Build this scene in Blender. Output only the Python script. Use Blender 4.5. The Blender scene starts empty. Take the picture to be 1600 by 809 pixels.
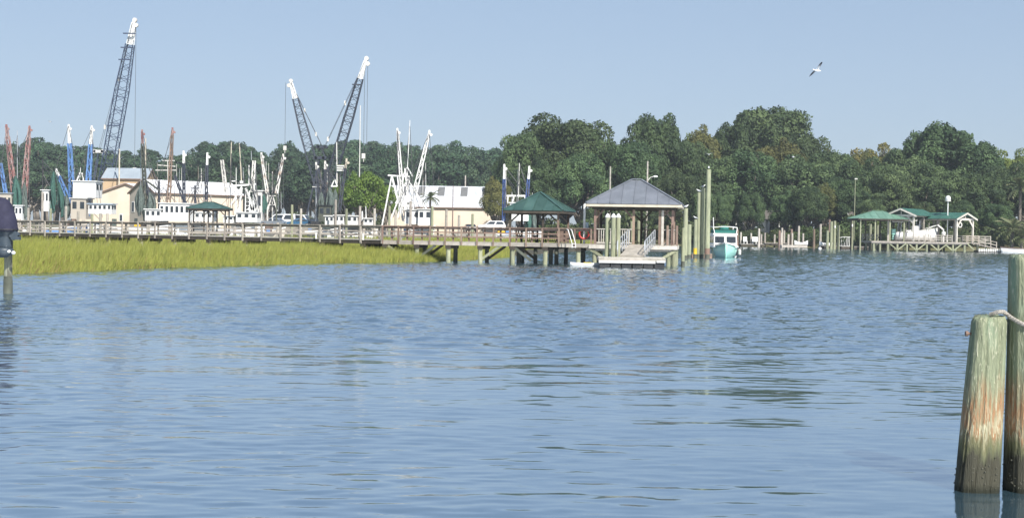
import bpy, math, random
import numpy as np
from mathutils import Vector, Matrix
R = math.radians
random.seed(7)
scene = bpy.context.scene
COL = scene.collection

# ------------------------------------------------------------------ camera
CAM_H, FPX, HOR, ROLL = 2.1, 2200.0, 360.0, R(0.9)
pitch = math.atan((404.5 - HOR) / FPX)
Fw = Vector((0, math.cos(pitch), -math.sin(pitch)))
_r, _u = Vector((1, 0, 0)), Vector((0, math.sin(pitch), math.cos(pitch)))
Rt = _r * math.cos(ROLL) + _u * math.sin(ROLL)
Up = _u * math.cos(ROLL) - _r * math.sin(ROLL)
cam = bpy.data.cameras.new('camera')
cam.sensor_width = 36.0
cam.lens = FPX / 1600 * 36
cam.clip_start, cam.clip_end = 0.1, 6000
co = bpy.data.objects.new('camera', cam)
COL.objects.link(co)
m = Matrix((Rt, Up, -Fw)).transposed().to_4x4()
m.translation = (0, 0, CAM_H)
co.matrix_world = m
scene.camera = co

# ------------------------------------------------------------------ light
SUN_AZ, SUN_EL = R(154), R(43)            # clockwise from +Y: behind the camera, to its right
sd = Vector((math.sin(SUN_AZ) * math.cos(SUN_EL), math.cos(SUN_AZ) * math.cos(SUN_EL), math.sin(SUN_EL)))
world = bpy.data.worlds.new('World')
scene.world = world
world.use_nodes = True
wn, wl = world.node_tree.nodes, world.node_tree.links
wn.clear()
sky = wn.new('ShaderNodeTexSky')
sky.sky_type = 'NISHITA'
sky.sun_disc = False
sky.sun_elevation, sky.sun_rotation = SUN_EL, SUN_AZ
sky.air_density, sky.dust_density, sky.ozone_density, sky.altitude = 1.0, 0.6, 3.0, 0
tint = wn.new('ShaderNodeMix'); tint.data_type = 'RGBA'; tint.blend_type = 'MULTIPLY'
tint.inputs[0].default_value = 1.0
tint.inputs[7].default_value = (1.14, 1.30, 1.55, 1)
gam = wn.new('ShaderNodeGamma'); gam.inputs[1].default_value = 0.40        # softer gradient: an even, humid sky
bgn = wn.new('ShaderNodeBackground'); bgn.inputs[1].default_value = 0.143
wo = wn.new('ShaderNodeOutputWorld')
wl.new(sky.outputs[0], gam.inputs[0]); wl.new(gam.outputs[0], tint.inputs[6]); wl.new(tint.outputs[2], bgn.inputs[0]); wl.new(bgn.outputs[0], wo.inputs[0])
sl = bpy.data.lights.new('sun', 'SUN')
sl.energy, sl.angle, sl.color = 4.8, R(0.55), (1.0, 0.955, 0.89)
so = bpy.data.objects.new('sun', sl)
COL.objects.link(so)
so.rotation_euler = (-sd).to_track_quat('-Z', 'Y').to_euler()
vs = scene.view_settings
vs.view_transform, vs.look, vs.exposure, vs.gamma = 'Standard', 'None', 0.65, 1.0
vs.use_curve_mapping = False
scene.render.resolution_x, scene.render.resolution_y = 1024, 517

# ------------------------------------------------------------------ photo pixel -> world point
def ray(px, py): return Fw + Rt * ((px - 800) / FPX) + Up * ((404.5 - py) / FPX)
def W(px, py, Y):
    d = ray(px, py)
    return Vector((0, 0, CAM_H)) + d * (Y / d.y)
def G(px, py, z=0.0):
    d = ray(px, py)
    return Vector((0, 0, CAM_H)) + d * ((z - CAM_H) / d.z)
def hy(px): return HOR + math.tan(ROLL) * (px - 800)
def X(px, Y, z=None):                      # point over px at depth Y (at height z)
    p = W(px, hy(px), Y)
    return Vector((p.x, Y, p.z if z is None else z))

# ------------------------------------------------------------------ mesh collecting
class MB:
    def __init__(s): s.v, s.f = [], []
    def add(s, vs, fs):
        n = len(s.v); s.v += [Vector(v) for v in vs]; s.f += [tuple(i + n for i in f) for f in fs]; return s
    def box(s, c, size, rz=0.0):
        hx, h_y, hz = size[0] / 2, size[1] / 2, size[2] / 2
        ca, sa = math.cos(rz), math.sin(rz); vs = []
        for z in (-hz, hz):
            for x, y in ((-hx, -h_y), (hx, -h_y), (hx, h_y), (-hx, h_y)):
                vs.append((c[0] + x * ca - y * sa, c[1] + x * sa + y * ca, c[2] + z))
        return s.add(vs, [(3, 2, 1, 0), (4, 5, 6, 7), (0, 1, 5, 4), (1, 2, 6, 5), (2, 3, 7, 6), (3, 0, 4, 7)])
    def bar(s, p, q, w, h=None):
        h = h or w; p, q = Vector(p), Vector(q); d = (q - p).normalized()
        a = d.cross(Vector((0, 0, 1)))
        a = Vector((1, 0, 0)) if a.length < 1e-3 else a.normalized()
        b = a.cross(d); vs = []
        for e in (p, q):
            for i, j in ((-1, -1), (1, -1), (1, 1), (-1, 1)): vs.append(e + a * (i * w / 2) + b * (j * h / 2))
        return s.add(vs, [(3, 2, 1, 0), (4, 5, 6, 7), (0, 1, 5, 4), (1, 2, 6, 5), (2, 3, 7, 6), (3, 0, 4, 7)])
    def tube(s, p, q, r0, r1=None, n=8):
        r1 = r0 if r1 is None else r1; p, q = Vector(p), Vector(q); d = (q - p).normalized()
        a = d.cross(Vector((0, 0, 1)))
        a = Vector((1, 0, 0)) if a.length < 1e-3 else a.normalized()
        b = a.cross(d); vs = []
        for e, r in ((p, r0), (q, r1)):
            for k in range(n):
                t = 2 * math.pi * k / n; vs.append(e + a * (r * math.cos(t)) + b * (r * math.sin(t)))
        fs = [(k, (k + 1) % n, n + (k + 1) % n, n + k) for k in range(n)]
        return s.add(vs, fs + [tuple(range(n - 1, -1, -1)), tuple(range(n, 2 * n))])
    def path(s, pts, r, n=6):
        for a, b in zip(pts[:-1], pts[1:]): s.tube(a, b, r, r, n)
        return s
    def lathe(s, c, prof, n=10, jit=0.0, sx=1.0, sy=1.0, lean=(0, 0)):
        vs = []
        for r, z in prof:
            for k in range(n):
                t = 2 * math.pi * k / n; rr = r * (1 + random.uniform(-jit, jit))
                vs.append((c[0] + rr * math.cos(t) * sx + lean[0] * z, c[1] + rr * math.sin(t) * sy + lean[1] * z, c[2] + z))
        fs = []
        for i in range(len(prof) - 1):
            for k in range(n): fs.append((i * n + k, i * n + (k + 1) % n, (i + 1) * n + (k + 1) % n, (i + 1) * n + k))
        m_ = (len(prof) - 1) * n
        return s.add(vs, fs + [tuple(range(n - 1, -1, -1)), tuple(m_ + k for k in range(n))])
    def poly(s, pts, off):                 # polygon pushed out by vector off into a slab
        n = len(pts); off = Vector(off)
        vs = [Vector(p) for p in pts] + [Vector(p) + off for p in pts]
        fs = [tuple(range(n - 1, -1, -1)), tuple(range(n, 2 * n))] + [(k, (k + 1) % n, n + (k + 1) % n, n + k) for k in range(n)]
        return s.add(vs, fs)

base = {}
def empty_mesh(name, mb, b, smooth=False):
    me = bpy.data.meshes.new(name)
    me.from_pydata([tuple(v - b) for v in mb.v], [], mb.f)
    if smooth:
        me.polygons.foreach_set('use_smooth', [True] * len(me.polygons))
    me.update()
    return me
def tag(o, label=None, cat=None, group=None, kind=None):
    if label: o['label'] = label
    if cat: o['category'] = cat
    if group: o['group'] = group
    if kind: o['kind'] = kind
    return o
def thing(name, loc, label, cat, group=None):
    o = bpy.data.objects.new(name, None); COL.objects.link(o)
    o.empty_display_size = 0.3
    o.location = loc; base[o.name] = Vector(loc)
    return tag(o, label, cat, group)
def part(name, mb, mat, parent=None, smooth=False, loc=None, kind=None):
    b = base[parent.name] if parent else Vector(loc if loc is not None else (0, 0, 0))
    me = empty_mesh(name, mb, b, smooth)
    me.materials.append(mat)
    o = bpy.data.objects.new(name, me); COL.objects.link(o)
    if parent: o.parent = parent
    else: o.location = b
    base[o.name] = b
    if kind: o['kind'] = kind
    return o
def single(name, mb, mat, loc, label, cat, group=None, smooth=False):
    return tag(part(name, mb, mat, None, smooth, loc), label, cat, group)
_cache = {}
def piece(name, key, make, mat, parent, loc, rz=0.0, scale=None):   # shared-mesh piece, built round the origin
    if key not in _cache:
        mb = MB(); make(mb); me = empty_mesh(name, mb, Vector((0, 0, 0))); me.materials.append(mat); _cache[key] = me
    o = bpy.data.objects.new(name, _cache[key]); COL.objects.link(o)
    o.parent = parent; o.location = Vector(loc) - base[parent.name]; o.rotation_euler = (0, 0, rz)
    if scale: o.scale = scale
    base[o.name] = base[parent.name]
    return o
def copy_tree(o, parent=None):
    c = o.copy(); COL.objects.link(c); c.parent = parent
    for ch in o.children: copy_tree(ch, c)
    return c
class Fr:                                   # a turned ground frame: u across, v back
    def __init__(s, o, ang):
        s.o, s.a = Vector(o), ang; s.u = Vector((math.cos(ang), math.sin(ang), 0)); s.w = Vector((-math.sin(ang), math.cos(ang), 0))
    def __call__(s, u, v, z=None):
        p = s.o + s.u * u + s.w * v
        if z is not None: p.z = z
        return p

# ------------------------------------------------------------------ materials
def hexc(r, g, b):                          # sRGB 0-255 -> linear
    f = lambda c: (c / 255 / 12.92) if c / 255 <= 0.04045 else ((c / 255 + 0.055) / 1.055) ** 2.4
    return (f(r), f(g), f(b))
def M(name, c1, c2=None, scale=2.0, rough=0.7, metal=0.0, bump=0.0, st=(1, 1, 1), spec=0.35, lo=0.35, hi=0.65, rnd=0.0, trans=0.0, bdist=0.01, detail=5):
    mt = bpy.data.materials.new(name); mt.use_nodes = True
    nt = mt.node_tree; N, L = nt.nodes, nt.links
    b = N['Principled BSDF']; out = N['Material Output']
    b.inputs['Roughness'].default_value = rough; b.inputs['Metallic'].default_value = metal
    b.inputs['Specular IOR Level'].default_value = spec
    c2 = c2 or tuple(x * 0.82 for x in c1)
    tc = N.new('ShaderNodeTexCoord'); mp = N.new('ShaderNodeMapping'); mp.inputs['Scale'].default_value = st
    nz = N.new('ShaderNodeTexNoise'); nz.inputs['Scale'].default_value = scale; nz.inputs['Detail'].default_value = detail
    mr = N.new('ShaderNodeMapRange'); mr.inputs[1].default_value, mr.inputs[2].default_value = lo, hi
    mx = N.new('ShaderNodeMix'); mx.data_type = 'RGBA'
    mx.inputs[6].default_value = (*c1, 1); mx.inputs[7].default_value = (*c2, 1)
    L.new(tc.outputs['Object'], mp.inputs[0]); L.new(mp.outputs[0], nz.inputs['Vector'])
    L.new(nz.outputs[0], mr.inputs[0]); L.new(mr.outputs[0], mx.inputs[0])
    col = mx.outputs[2]
    if rnd:
        oi = N.new('ShaderNodeObjectInfo'); hs = N.new('ShaderNodeHueSaturation')
        r2 = N.new('ShaderNodeMapRange'); r2.inputs[3].default_value, r2.inputs[4].default_value = 1 - rnd, 1 + rnd
        r3 = N.new('ShaderNodeMapRange'); r3.inputs[3].default_value, r3.inputs[4].default_value = 0.5 - rnd * 0.07, 0.5 + rnd * 0.05
        ml = N.new('ShaderNodeMath'); ml.operation = 'MULTIPLY'; ml.inputs[1].default_value = 7.31
        fr = N.new('ShaderNodeMath'); fr.operation = 'FRACT'
        L.new(oi.outputs['Random'], r2.inputs[0]); L.new(oi.outputs['Random'], ml.inputs[0]); L.new(ml.outputs[0], fr.inputs[0]); L.new(fr.outputs[0], r3.inputs[0])
        L.new(r2.outputs[0], hs.inputs['Value']); L.new(r3.outputs[0], hs.inputs['Hue']); L.new(col, hs.inputs['Color']); col = hs.outputs[0]
    L.new(col, b.inputs['Base Color'])
    if bump:
        bp = N.new('ShaderNodeBump'); bp.inputs['Strength'].default_value = bump; bp.inputs['Distance'].default_value = bdist
        L.new(nz.outputs[0], bp.inputs['Height']); L.new(bp.outputs[0], b.inputs['Normal'])
    if trans:
        tr = N.new('ShaderNodeBsdfTranslucent'); ms = N.new('ShaderNodeMixShader'); ms.inputs[0].default_value = trans
        L.new(col, tr.inputs[0]); L.new(b.outputs[0], ms.inputs[1]); L.new(tr.outputs[0], ms.inputs[2]); L.new(ms.outputs[0], out.inputs[0])
    return mt

GREYWOOD = M('grey_weathered_wood', (0.42, 0.385, 0.335), (0.30, 0.275, 0.235), 3, 0.85, bump=0.3, st=(1, 1, 1), rnd=0.22)
DECKTOP = M('sun_bleached_boards', (0.55, 0.52, 0.46), (0.43, 0.40, 0.35), 4, 0.85, rnd=0.15)
BROWNWOOD = M('reddish_brown_wood', (0.25, 0.175, 0.135), (0.17, 0.125, 0.10), 3, 0.8, rnd=0.25)
DARKWOOD = M('dark_wood', (0.075, 0.062, 0.048), (0.045, 0.04, 0.03), 3, 0.85, rnd=0.2)  # darker brown, for beams, rear posts and far rows
GREENPILE = M('treated_green_pile', (0.30, 0.31, 0.20), (0.20, 0.215, 0.14), 2.2, 0.85, st=(4, 4, 0.7), rnd=0.18, bump=0.4)
DARKPILE = M('dark_pile', (0.06, 0.065, 0.05), (0.10, 0.11, 0.085), 2.5, 0.8, rnd=0.2)  # darker tone, for far pile rows and tide bands
CREAMTRIM = M('cream_fascia_paint', (0.55, 0.50, 0.40), (0.46, 0.41, 0.32), 3, 0.6)
GREYMETAL = M('grey_roof_metal', (0.185, 0.20, 0.23), (0.135, 0.148, 0.172), 1.1, 0.55, 0.15, rnd=0.10)
GREENMETAL = M('green_roof_metal', (0.062, 0.122, 0.106), (0.036, 0.082, 0.072), 1.1, 0.42, 0.2, rnd=0.15)
LIGHTGREEN = M('pale_green_roof_metal', (0.15, 0.27, 0.205), (0.105, 0.21, 0.155), 1.0, 0.4, 0.15, rnd=0.10)
MIDGREEN = M('bright_green_roof_metal', (0.05, 0.15, 0.108), (0.032, 0.105, 0.076), 1.0, 0.45, 0.1, rnd=0.10)
ALU = M('bare_aluminium', (0.62, 0.64, 0.66), (0.5, 0.52, 0.54), 4, 0.4, 0.6)
WHITE = M('white_paint', (0.78, 0.78, 0.76), (0.66, 0.66, 0.63), 2.5, 0.5)
OFFWHITE = M('worn_white_paint', (0.66, 0.65, 0.61), (0.54, 0.52, 0.48), 0.8, 0.6)
RUSTWHITE = M('rust_streaked_white', (0.68, 0.66, 0.62), (0.38, 0.26, 0.18), 1.2, 0.6, lo=0.5, hi=0.75)
BLACK = M('black_paint', (0.02, 0.022, 0.025), (0.04, 0.04, 0.04), 3, 0.5)
CRANEBLUE = M('dark_blue_crane_steel', (0.055, 0.075, 0.13), (0.035, 0.05, 0.085), 2, 0.55)
CRANEBLACK = M('black_crane_steel', (0.026, 0.034, 0.055), (0.05, 0.055, 0.07), 2, 0.55)
BLUE = M('trawler_blue_paint', (0.13, 0.26, 0.52), (0.09, 0.18, 0.38), 1.2, 0.5)
NAVYBLUE = M('deep_blue_paint', (0.05, 0.095, 0.27), (0.035, 0.065, 0.18), 1.2, 0.5)
RED = M('faded_red_paint', (0.24, 0.085, 0.075), (0.36, 0.27, 0.25), 1.2, 0.6)
TEALPAINT = M('sea_green_hull', (0.34, 0.66, 0.56), (0.30, 0.60, 0.51), 1.5, 0.35)
TEALDARK = M('teal_canvas', (0.02, 0.14, 0.12), None, 4, 0.8)
GREENNET = M('green_shrimp_net', (0.06, 0.15, 0.12), (0.025, 0.06, 0.048), 5, 0.9, st=(4, 4, 0.35))
GREYNET = M('grey_green_shrimp_net', (0.15, 0.185, 0.165), (0.035, 0.05, 0.045), 5, 0.9, st=(4, 4, 0.35))
WIRE = M('wire_rope', (0.09, 0.09, 0.095), None, 4, 0.6)
GLASS = M('dark_window_glass', (0.02, 0.026, 0.033), (0.035, 0.045, 0.055), 0.6, 0.08, spec=0.6)
TYRE = M('tyre_rubber', (0.02, 0.02, 0.02), None, 4, 0.85)
CREAMWALL = M('cream_metal_siding', (0.72, 0.61, 0.49), (0.62, 0.52, 0.41), 0.35, 0.6)
TANWALL = M('tan_metal_siding', (0.50, 0.36, 0.22), (0.44, 0.32, 0.195), 0.5, 0.65)
GREYWALL_AND_SHADE = M('grey_beige_and_gable_shade', (0.46, 0.41, 0.34), (0.40, 0.36, 0.30), 0.5, 0.65)  # grey on boats; on the cream warehouse it paints the gable's shade
WHITEROOF = M('white_metal_roofing', (0.72, 0.73, 0.74), (0.60, 0.61, 0.62), 0.7, 0.55)
PATCHROOF = M('patchy_galvanised_roofing', (0.62, 0.64, 0.66), (0.42, 0.44, 0.47), 0.9, 0.55, st=(1, 0.5, 1), lo=0.45, hi=0.7)
BLUEROOF = M('blue_grey_roofing', (0.30, 0.345, 0.38), (0.26, 0.30, 0.335), 0.6, 0.5)
SKYLIGHT = M('fibreglass_skylight', (0.17, 0.17, 0.165), None, 1, 0.5)
RUSTTRIM = M('brown_edge_trim', (0.20, 0.13, 0.095), None, 2, 0.7)
NAVYCANVAS = M('navy_canvas', (0.017, 0.017, 0.038), (0.028, 0.028, 0.055), 5, 0.8, bump=0.5)
MOTORGREY = M('dark_grey_motor_paint', (0.035, 0.05, 0.065), (0.055, 0.07, 0.085), 4, 0.4)
YELLOW = M('yellow_plastic', (0.65, 0.42, 0.03), None, 3, 0.5)
REDPL = M('red_plastic', (0.5, 0.05, 0.04), None, 3, 0.5)
ROPE = M('grey_twisted_rope', (0.46, 0.43, 0.38), (0.28, 0.26, 0.23), 60, 0.9, bump=0.5)
BARK = M('grey_brown_bark', (0.21, 0.185, 0.155), (0.10, 0.085, 0.068), 2.5, 0.9, st=(2, 2, 0.6))
CARSILVER = M('silver_car_paint', (0.34, 0.38, 0.42), None, 1, 0.25, 0.4, spec=0.5)
CARBLUE = M('blue_car_paint', (0.04, 0.13, 0.24), None, 1, 0.25, 0.2, spec=0.5)
CARDARK = M('dark_car_paint', (0.03, 0.032, 0.036), None, 1, 0.25, 0.2, spec=0.5)
CARWHITE = M('white_car_paint', (0.75, 0.76, 0.77), (0.72, 0.73, 0.74), 1, 0.25, spec=0.5)
BRICKTAN = M('tan_house_siding', (0.42, 0.36, 0.30), (0.36, 0.31, 0.25), 0.8, 0.8)
HOUSEROOF = M('brown_shingle_roof', (0.13, 0.115, 0.10), (0.09, 0.08, 0.07), 3, 0.85)
HOUSEBLUE = M('blue_grey_house_siding', (0.44, 0.47, 0.50), (0.38, 0.41, 0.44), 1, 0.8)

# foliage
OAKLEAF = M('live_oak_leaves', (0.096, 0.142, 0.058), (0.042, 0.070, 0.032), 0.30, 0.6, rnd=0.28, trans=0.18, spec=0.15, lo=0.38, hi=0.62, detail=3)
OAKWARM = M('olive_oak_leaves', (0.15, 0.155, 0.050), (0.080, 0.092, 0.034), 0.35, 0.6, rnd=0.2, trans=0.2, spec=0.15, detail=3)
PINELEAF = M('pine_needles', (0.066, 0.112, 0.054), (0.030, 0.058, 0.032), 0.4, 0.6, rnd=0.3, trans=0.15, spec=0.15, detail=3)
BRIGHTLEAF = M('bright_green_leaves', (0.14, 0.22, 0.035), (0.07, 0.13, 0.022), 0.5, 0.55, rnd=0.1, trans=0.3, spec=0.3, detail=3)
YELLOWLEAF = M('yellowing_leaves', (0.22, 0.18, 0.045), (0.10, 0.12, 0.03), 0.35, 0.6, rnd=0.1, trans=0.3, spec=0.3, detail=3)
LIMELEAF = M('yellow_green_leaves', (0.17, 0.21, 0.035), (0.10, 0.14, 0.03), 0.35, 0.6, rnd=0.1, trans=0.3, spec=0.3, detail=3)
PALMLEAF = M('palmetto_fronds', (0.085, 0.125, 0.05), (0.15, 0.14, 0.07), 0.8, 0.55, trans=0.2)
SHRUBLEAF = M('waterside_shrub_leaves', (0.07, 0.10, 0.03), (0.04, 0.065, 0.02), 0.6, 0.6, rnd=0.3, trans=0.2, detail=3)

# ------------------------------------------------------------------ water, mud, land
def water_material():
    mt = bpy.data.materials.new('creek_water'); mt.use_nodes = True
    N, L = mt.node_tree.nodes, mt.node_tree.links
    b = N['Principled BSDF']
    b.inputs['Base Color'].default_value = (0.045, 0.085, 0.11, 1)
    b.inputs['Roughness'].default_value = 0.08; b.inputs['IOR'].default_value = 1.5
    geo = N.new('ShaderNodeNewGeometry')
    # a breeze ruffles everything beyond about 25 m; nearer lies calmer, long-rippled water
    wob = N.new('ShaderNodeTexNoise'); wob.inputs['Scale'].default_value = 0.09; wob.inputs['Detail'].default_value = 3
    sx = N.new('ShaderNodeSeparateXYZ'); L.new(geo.outputs['Position'], sx.inputs[0]); L.new(geo.outputs['Position'], wob.inputs['Vector'])
    ad = N.new('ShaderNodeMath'); ad.operation = 'MULTIPLY_ADD'; ad.inputs[1].default_value = 16.0; L.new(wob.outputs[0], ad.inputs[0]); L.new(sx.outputs[1], ad.inputs[2])
    mask = N.new('ShaderNodeMapRange'); mask.inputs[1].default_value, mask.inputs[2].default_value = 29.5, 37.0; mask.interpolation_type = 'SMOOTHSTEP'
    L.new(ad.outputs[0], mask.inputs[0])
    def slope(scale, st, amp, detail=3, rot=0.0):
        mp = N.new('ShaderNodeMapping'); mp.inputs['Scale'].default_value = st; mp.inputs['Rotation'].default_value = (0, 0, rot)
        nz = N.new('ShaderNodeTexNoise'); nz.inputs['Scale'].default_value = scale; nz.inputs['Detail'].default_value = detail
        L.new(geo.outputs['Position'], mp.inputs[0]); L.new(mp.outputs[0], nz.inputs['Vector'])
        s1 = N.new('ShaderNodeVectorMath'); s1.operation = 'SUBTRACT'; s1.inputs[1].default_value = (0.5, 0.5, 0.5); L.new(nz.outputs[1], s1.inputs[0])
        s2 = N.new('ShaderNodeVectorMath'); s2.operation = 'MULTIPLY'; s2.inputs[1].default_value = (amp[0], amp[1], 0); L.new(s1.outputs[0], s2.inputs[0])
        return s2.outputs[0]
    def vadd(a, c):
        v = N.new('ShaderNodeVectorMath'); v.operation = 'ADD'; L.new(a, v.inputs[0]); L.new(c, v.inputs[1]); return v.outputs[0]
    def vmul(a, f):
        v = N.new('ShaderNodeVectorMath'); v.operation = 'SCALE'; L.new(a, v.inputs[0]); L.new(f, v.inputs[3]); return v.outputs[0]
    calm = vadd(slope(1.0, (0.55, 2.4, 1), (0.03, 0.07), 2, 0.06), slope(5.0, (0.5, 1.7, 1), (0.04, 0.10), 2, -0.08))
    calm = vadd(calm, slope(0.22, (0.5, 1.2, 1), (0.02, 0.05), 2))
    ruff = vadd(slope(2.2, (0.8, 1.8, 1), (0.15, 0.40), 4), slope(7.0, (0.9, 1.5, 1), (0.25, 0.5), 3, 0.3))
    ruff = vadd(ruff, slope(0.12, (0.35, 1.2, 1), (0.0, 0.05), 2))
    inv = N.new('ShaderNodeMath'); inv.operation = 'SUBTRACT'; inv.inputs[0].default_value = 1.0; L.new(mask.outputs[0], inv.inputs[1])
    tot = vadd(vmul(calm, inv.outputs[0]), vmul(ruff, mask.outputs[0]))
    up = N.new('ShaderNodeVectorMath'); up.operation = 'ADD'; L.new(geo.outputs['Normal'], up.inputs[1]); L.new(tot, up.inputs[0])
    nm = N.new('ShaderNodeVectorMath'); nm.operation = 'NORMALIZE'; L.new(up.outputs[0], nm.inputs[0])
    L.new(nm.outputs[0], b.inputs['Normal'])
    gl = N.new('ShaderNodeBsdfGlossy'); gl.inputs['Color'].default_value = (0.83, 0.90, 0.97, 1); gl.inputs['Roughness'].default_value = 0.07
    mx = N.new('ShaderNodeMixShader'); mx.inputs[0].default_value = 0.46; L.new(nm.outputs[0], gl.inputs['Normal'])
    L.new(b.outputs[0], mx.inputs[1]); L.new(gl.outputs[0], mx.inputs[2]); L.new(mx.outputs[0], N['Material Output'].inputs[0])
    return mt
def water_mesh():
    """one sheet to the horizon; real wavelets out to about 115 m, steeper where the breeze ruffles the creek beyond 25 m"""
    ys = [6.0]
    while ys[-1] < 232: ys.append(ys[-1] * 1.0034)
    ys = np.array([-60, 0, 4, 5.5] + ys + [236, 260, 500, 2500], float)
    xi = np.concatenate([np.arange(0, 12, .10), np.arange(12, 52, .27), np.arange(52, 96, .6)]); xs = np.concatenate([-xi[:0:-1], xi]); xs = np.concatenate([[-1500, -300, -105], xs, [105, 300, 1500]])
    Xg, Yg = np.meshgrid(xs, ys); rw = np.random.default_rng(23)
    def field(n_, l0, l1, rms, spread, main):
        z = np.zeros_like(Xg); s_ = rms / math.sqrt(n_ / 2)
        for k in range(n_):
            lam = l0 * (l1 / l0) ** rw.uniform(); kk = 2 * np.pi / lam; th = main + rw.normal(0, spread); ph = rw.uniform(0, 6.28)
            z += s_ / kk * np.sin(kk * (np.cos(th) * Yg + np.sin(th) * Xg) + ph)
        return z
    wob = 2.2 * np.sin(Xg * .19 + 1) + 1.3 * np.sin(Xg * .47 + 2) + .8 * np.sin(Xg * 1.1)
    mk = 1 / (1 + np.exp(-(Yg - 26.5 + wob) / 1.6))
    gust = .86 + .14 * np.sin(Yg * .11 + np.sin(Xg * .05) * 2) * np.sin(Xg * .07 + Yg * .02)
    z = field(56, .14, .62, .034, .62, .05) * (1 - mk) * (.75 + .45 * np.sin(Xg * .31 + Yg * .23)) * np.clip((Yg - 4) / 10, 1.55, 2.0) + field(10, .9, 3.0, .009, .3, -.1)
    z += field(44, .36, 1.3, .13, .5, .12) * mk * gust
    fade = np.clip((232 - Yg) / 6, 0, 1) * np.clip((Yg - 5) / 1.5, 0, 1) * np.clip((98 - np.abs(Xg)) / 3, 0, 1)
    Z = z * fade; ny, nx = Xg.shape
    me = bpy.data.meshes.new('water'); V = np.stack([Xg, Yg, Z], -1).reshape(-1)
    me.vertices.add(nx * ny); me.vertices.foreach_set('co', V)
    a = (np.arange(ny - 1)[:, None] * nx + np.arange(nx - 1)[None, :]).reshape(-1); nq = len(a)
    q = np.stack([a, a + 1, a + nx + 1, a + nx], 1).astype(np.int32)
    me.loops.add(nq * 4); me.loops.foreach_set('vertex_index', q.reshape(-1)); me.polygons.add(nq)
    me.polygons.foreach_set('loop_start', (np.arange(nq) * 4).astype(np.int32)); me.polygons.foreach_set('use_smooth', np.ones(nq, bool)); me.update(calc_edges=True)
    me.materials.append(water_material()); o = bpy.data.objects.new('water', me); COL.objects.link(o); return tag(o, kind='structure')
water_mesh()

MUD = M('marsh_mud', (0.075, 0.065, 0.038), (0.045, 0.04, 0.026), 0.8, 0.75)
GROUND = M('grassy_ground', (0.085, 0.095, 0.035), (0.14, 0.13, 0.07), 0.12, 0.95)
MARSHBED = M('marsh_floor', (0.24, 0.25, 0.06), (0.16, 0.17, 0.06), 0.15, 0.95)
# front edge of the marsh, from photographed waterline pixels
edge_px = [(-160, 447), (-60, 438), (0, 431.5), (40, 427.5), (100, 424.5), (190, 421.5), (250, 418.5), (330, 416.2), (420, 413.5), (520, 411.2), (600, 410), (660, 409), (705, 407.5), (745, 405.5), (790, 402)]
edge = [Vector((-75, 46, 0)), Vector((-40, 51, 0)), Vector((-25, 54, 0)), Vector((-20.5, 56.5, 0))] + [G(a, b_) for a, b_ in edge_px if a >= 100]
edge += [X(800, 112, 0), X(860, 128, 0), X(930, 160, 0), X(1000, 196, 0)]
back = [X(1000, 204, 0), X(-160, 204, 0)]
def inset(pl, d): return [p + Vector((0, d, 0)) for p in pl]
mb = MB(); n = len(edge)
rows = [(-0.6, -0.5), (1.6, -0.06), (4.0, 0.12)]
for dy, z in rows: mb.v += [Vector((p.x, p.y + dy, z)) for p in edge]
for r_ in range(len(rows) - 1):
    for k in range(n - 1): mb.f.append((r_ * n + k, r_ * n + k + 1, (r_ + 1) * n + k + 1, (r_ + 1) * n + k))
s0 = len(mb.v)
mb.v += [Vector((p.x, max(206.0, p.y + 4), 0.45)) for p in edge]
for k in range(n - 1): mb.f.append((2 * n + k, 2 * n + k + 1, s0 + k + 1, s0 + k))
tag(part('marsh_ground', mb, MUD), kind='structure')

# land beyond the creek: one sheet to the horizon with a bank along the water
shore = [(-1500, 226), (-120, 226), (-20, 226), (15, 230), (24, 234), (34, 235), (42, 236), (50, 235), (56, 226), (62, 221), (78, 218), (95, 216), (1500, 212)]
mb = MB(); n = len(shore)
for dy, z in ((-2, -0.4), (1.5, 0.55), (7, 1.0), (30, 1.25), (120, 1.8), (2600, 2.0)): mb.v += [Vector((x, y + dy, z)) for x, y in shore]
for r_ in range(5):
    for k in range(n - 1): mb.f.append((r_ * n + k, r_ * n + k + 1, (r_ + 1) * n + k + 1, (r_ + 1) * n + k))
tag(part('land', mb, GROUND), kind='structure')
def land_z(Y): return 1.0 if Y < 240 else 1.25

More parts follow.
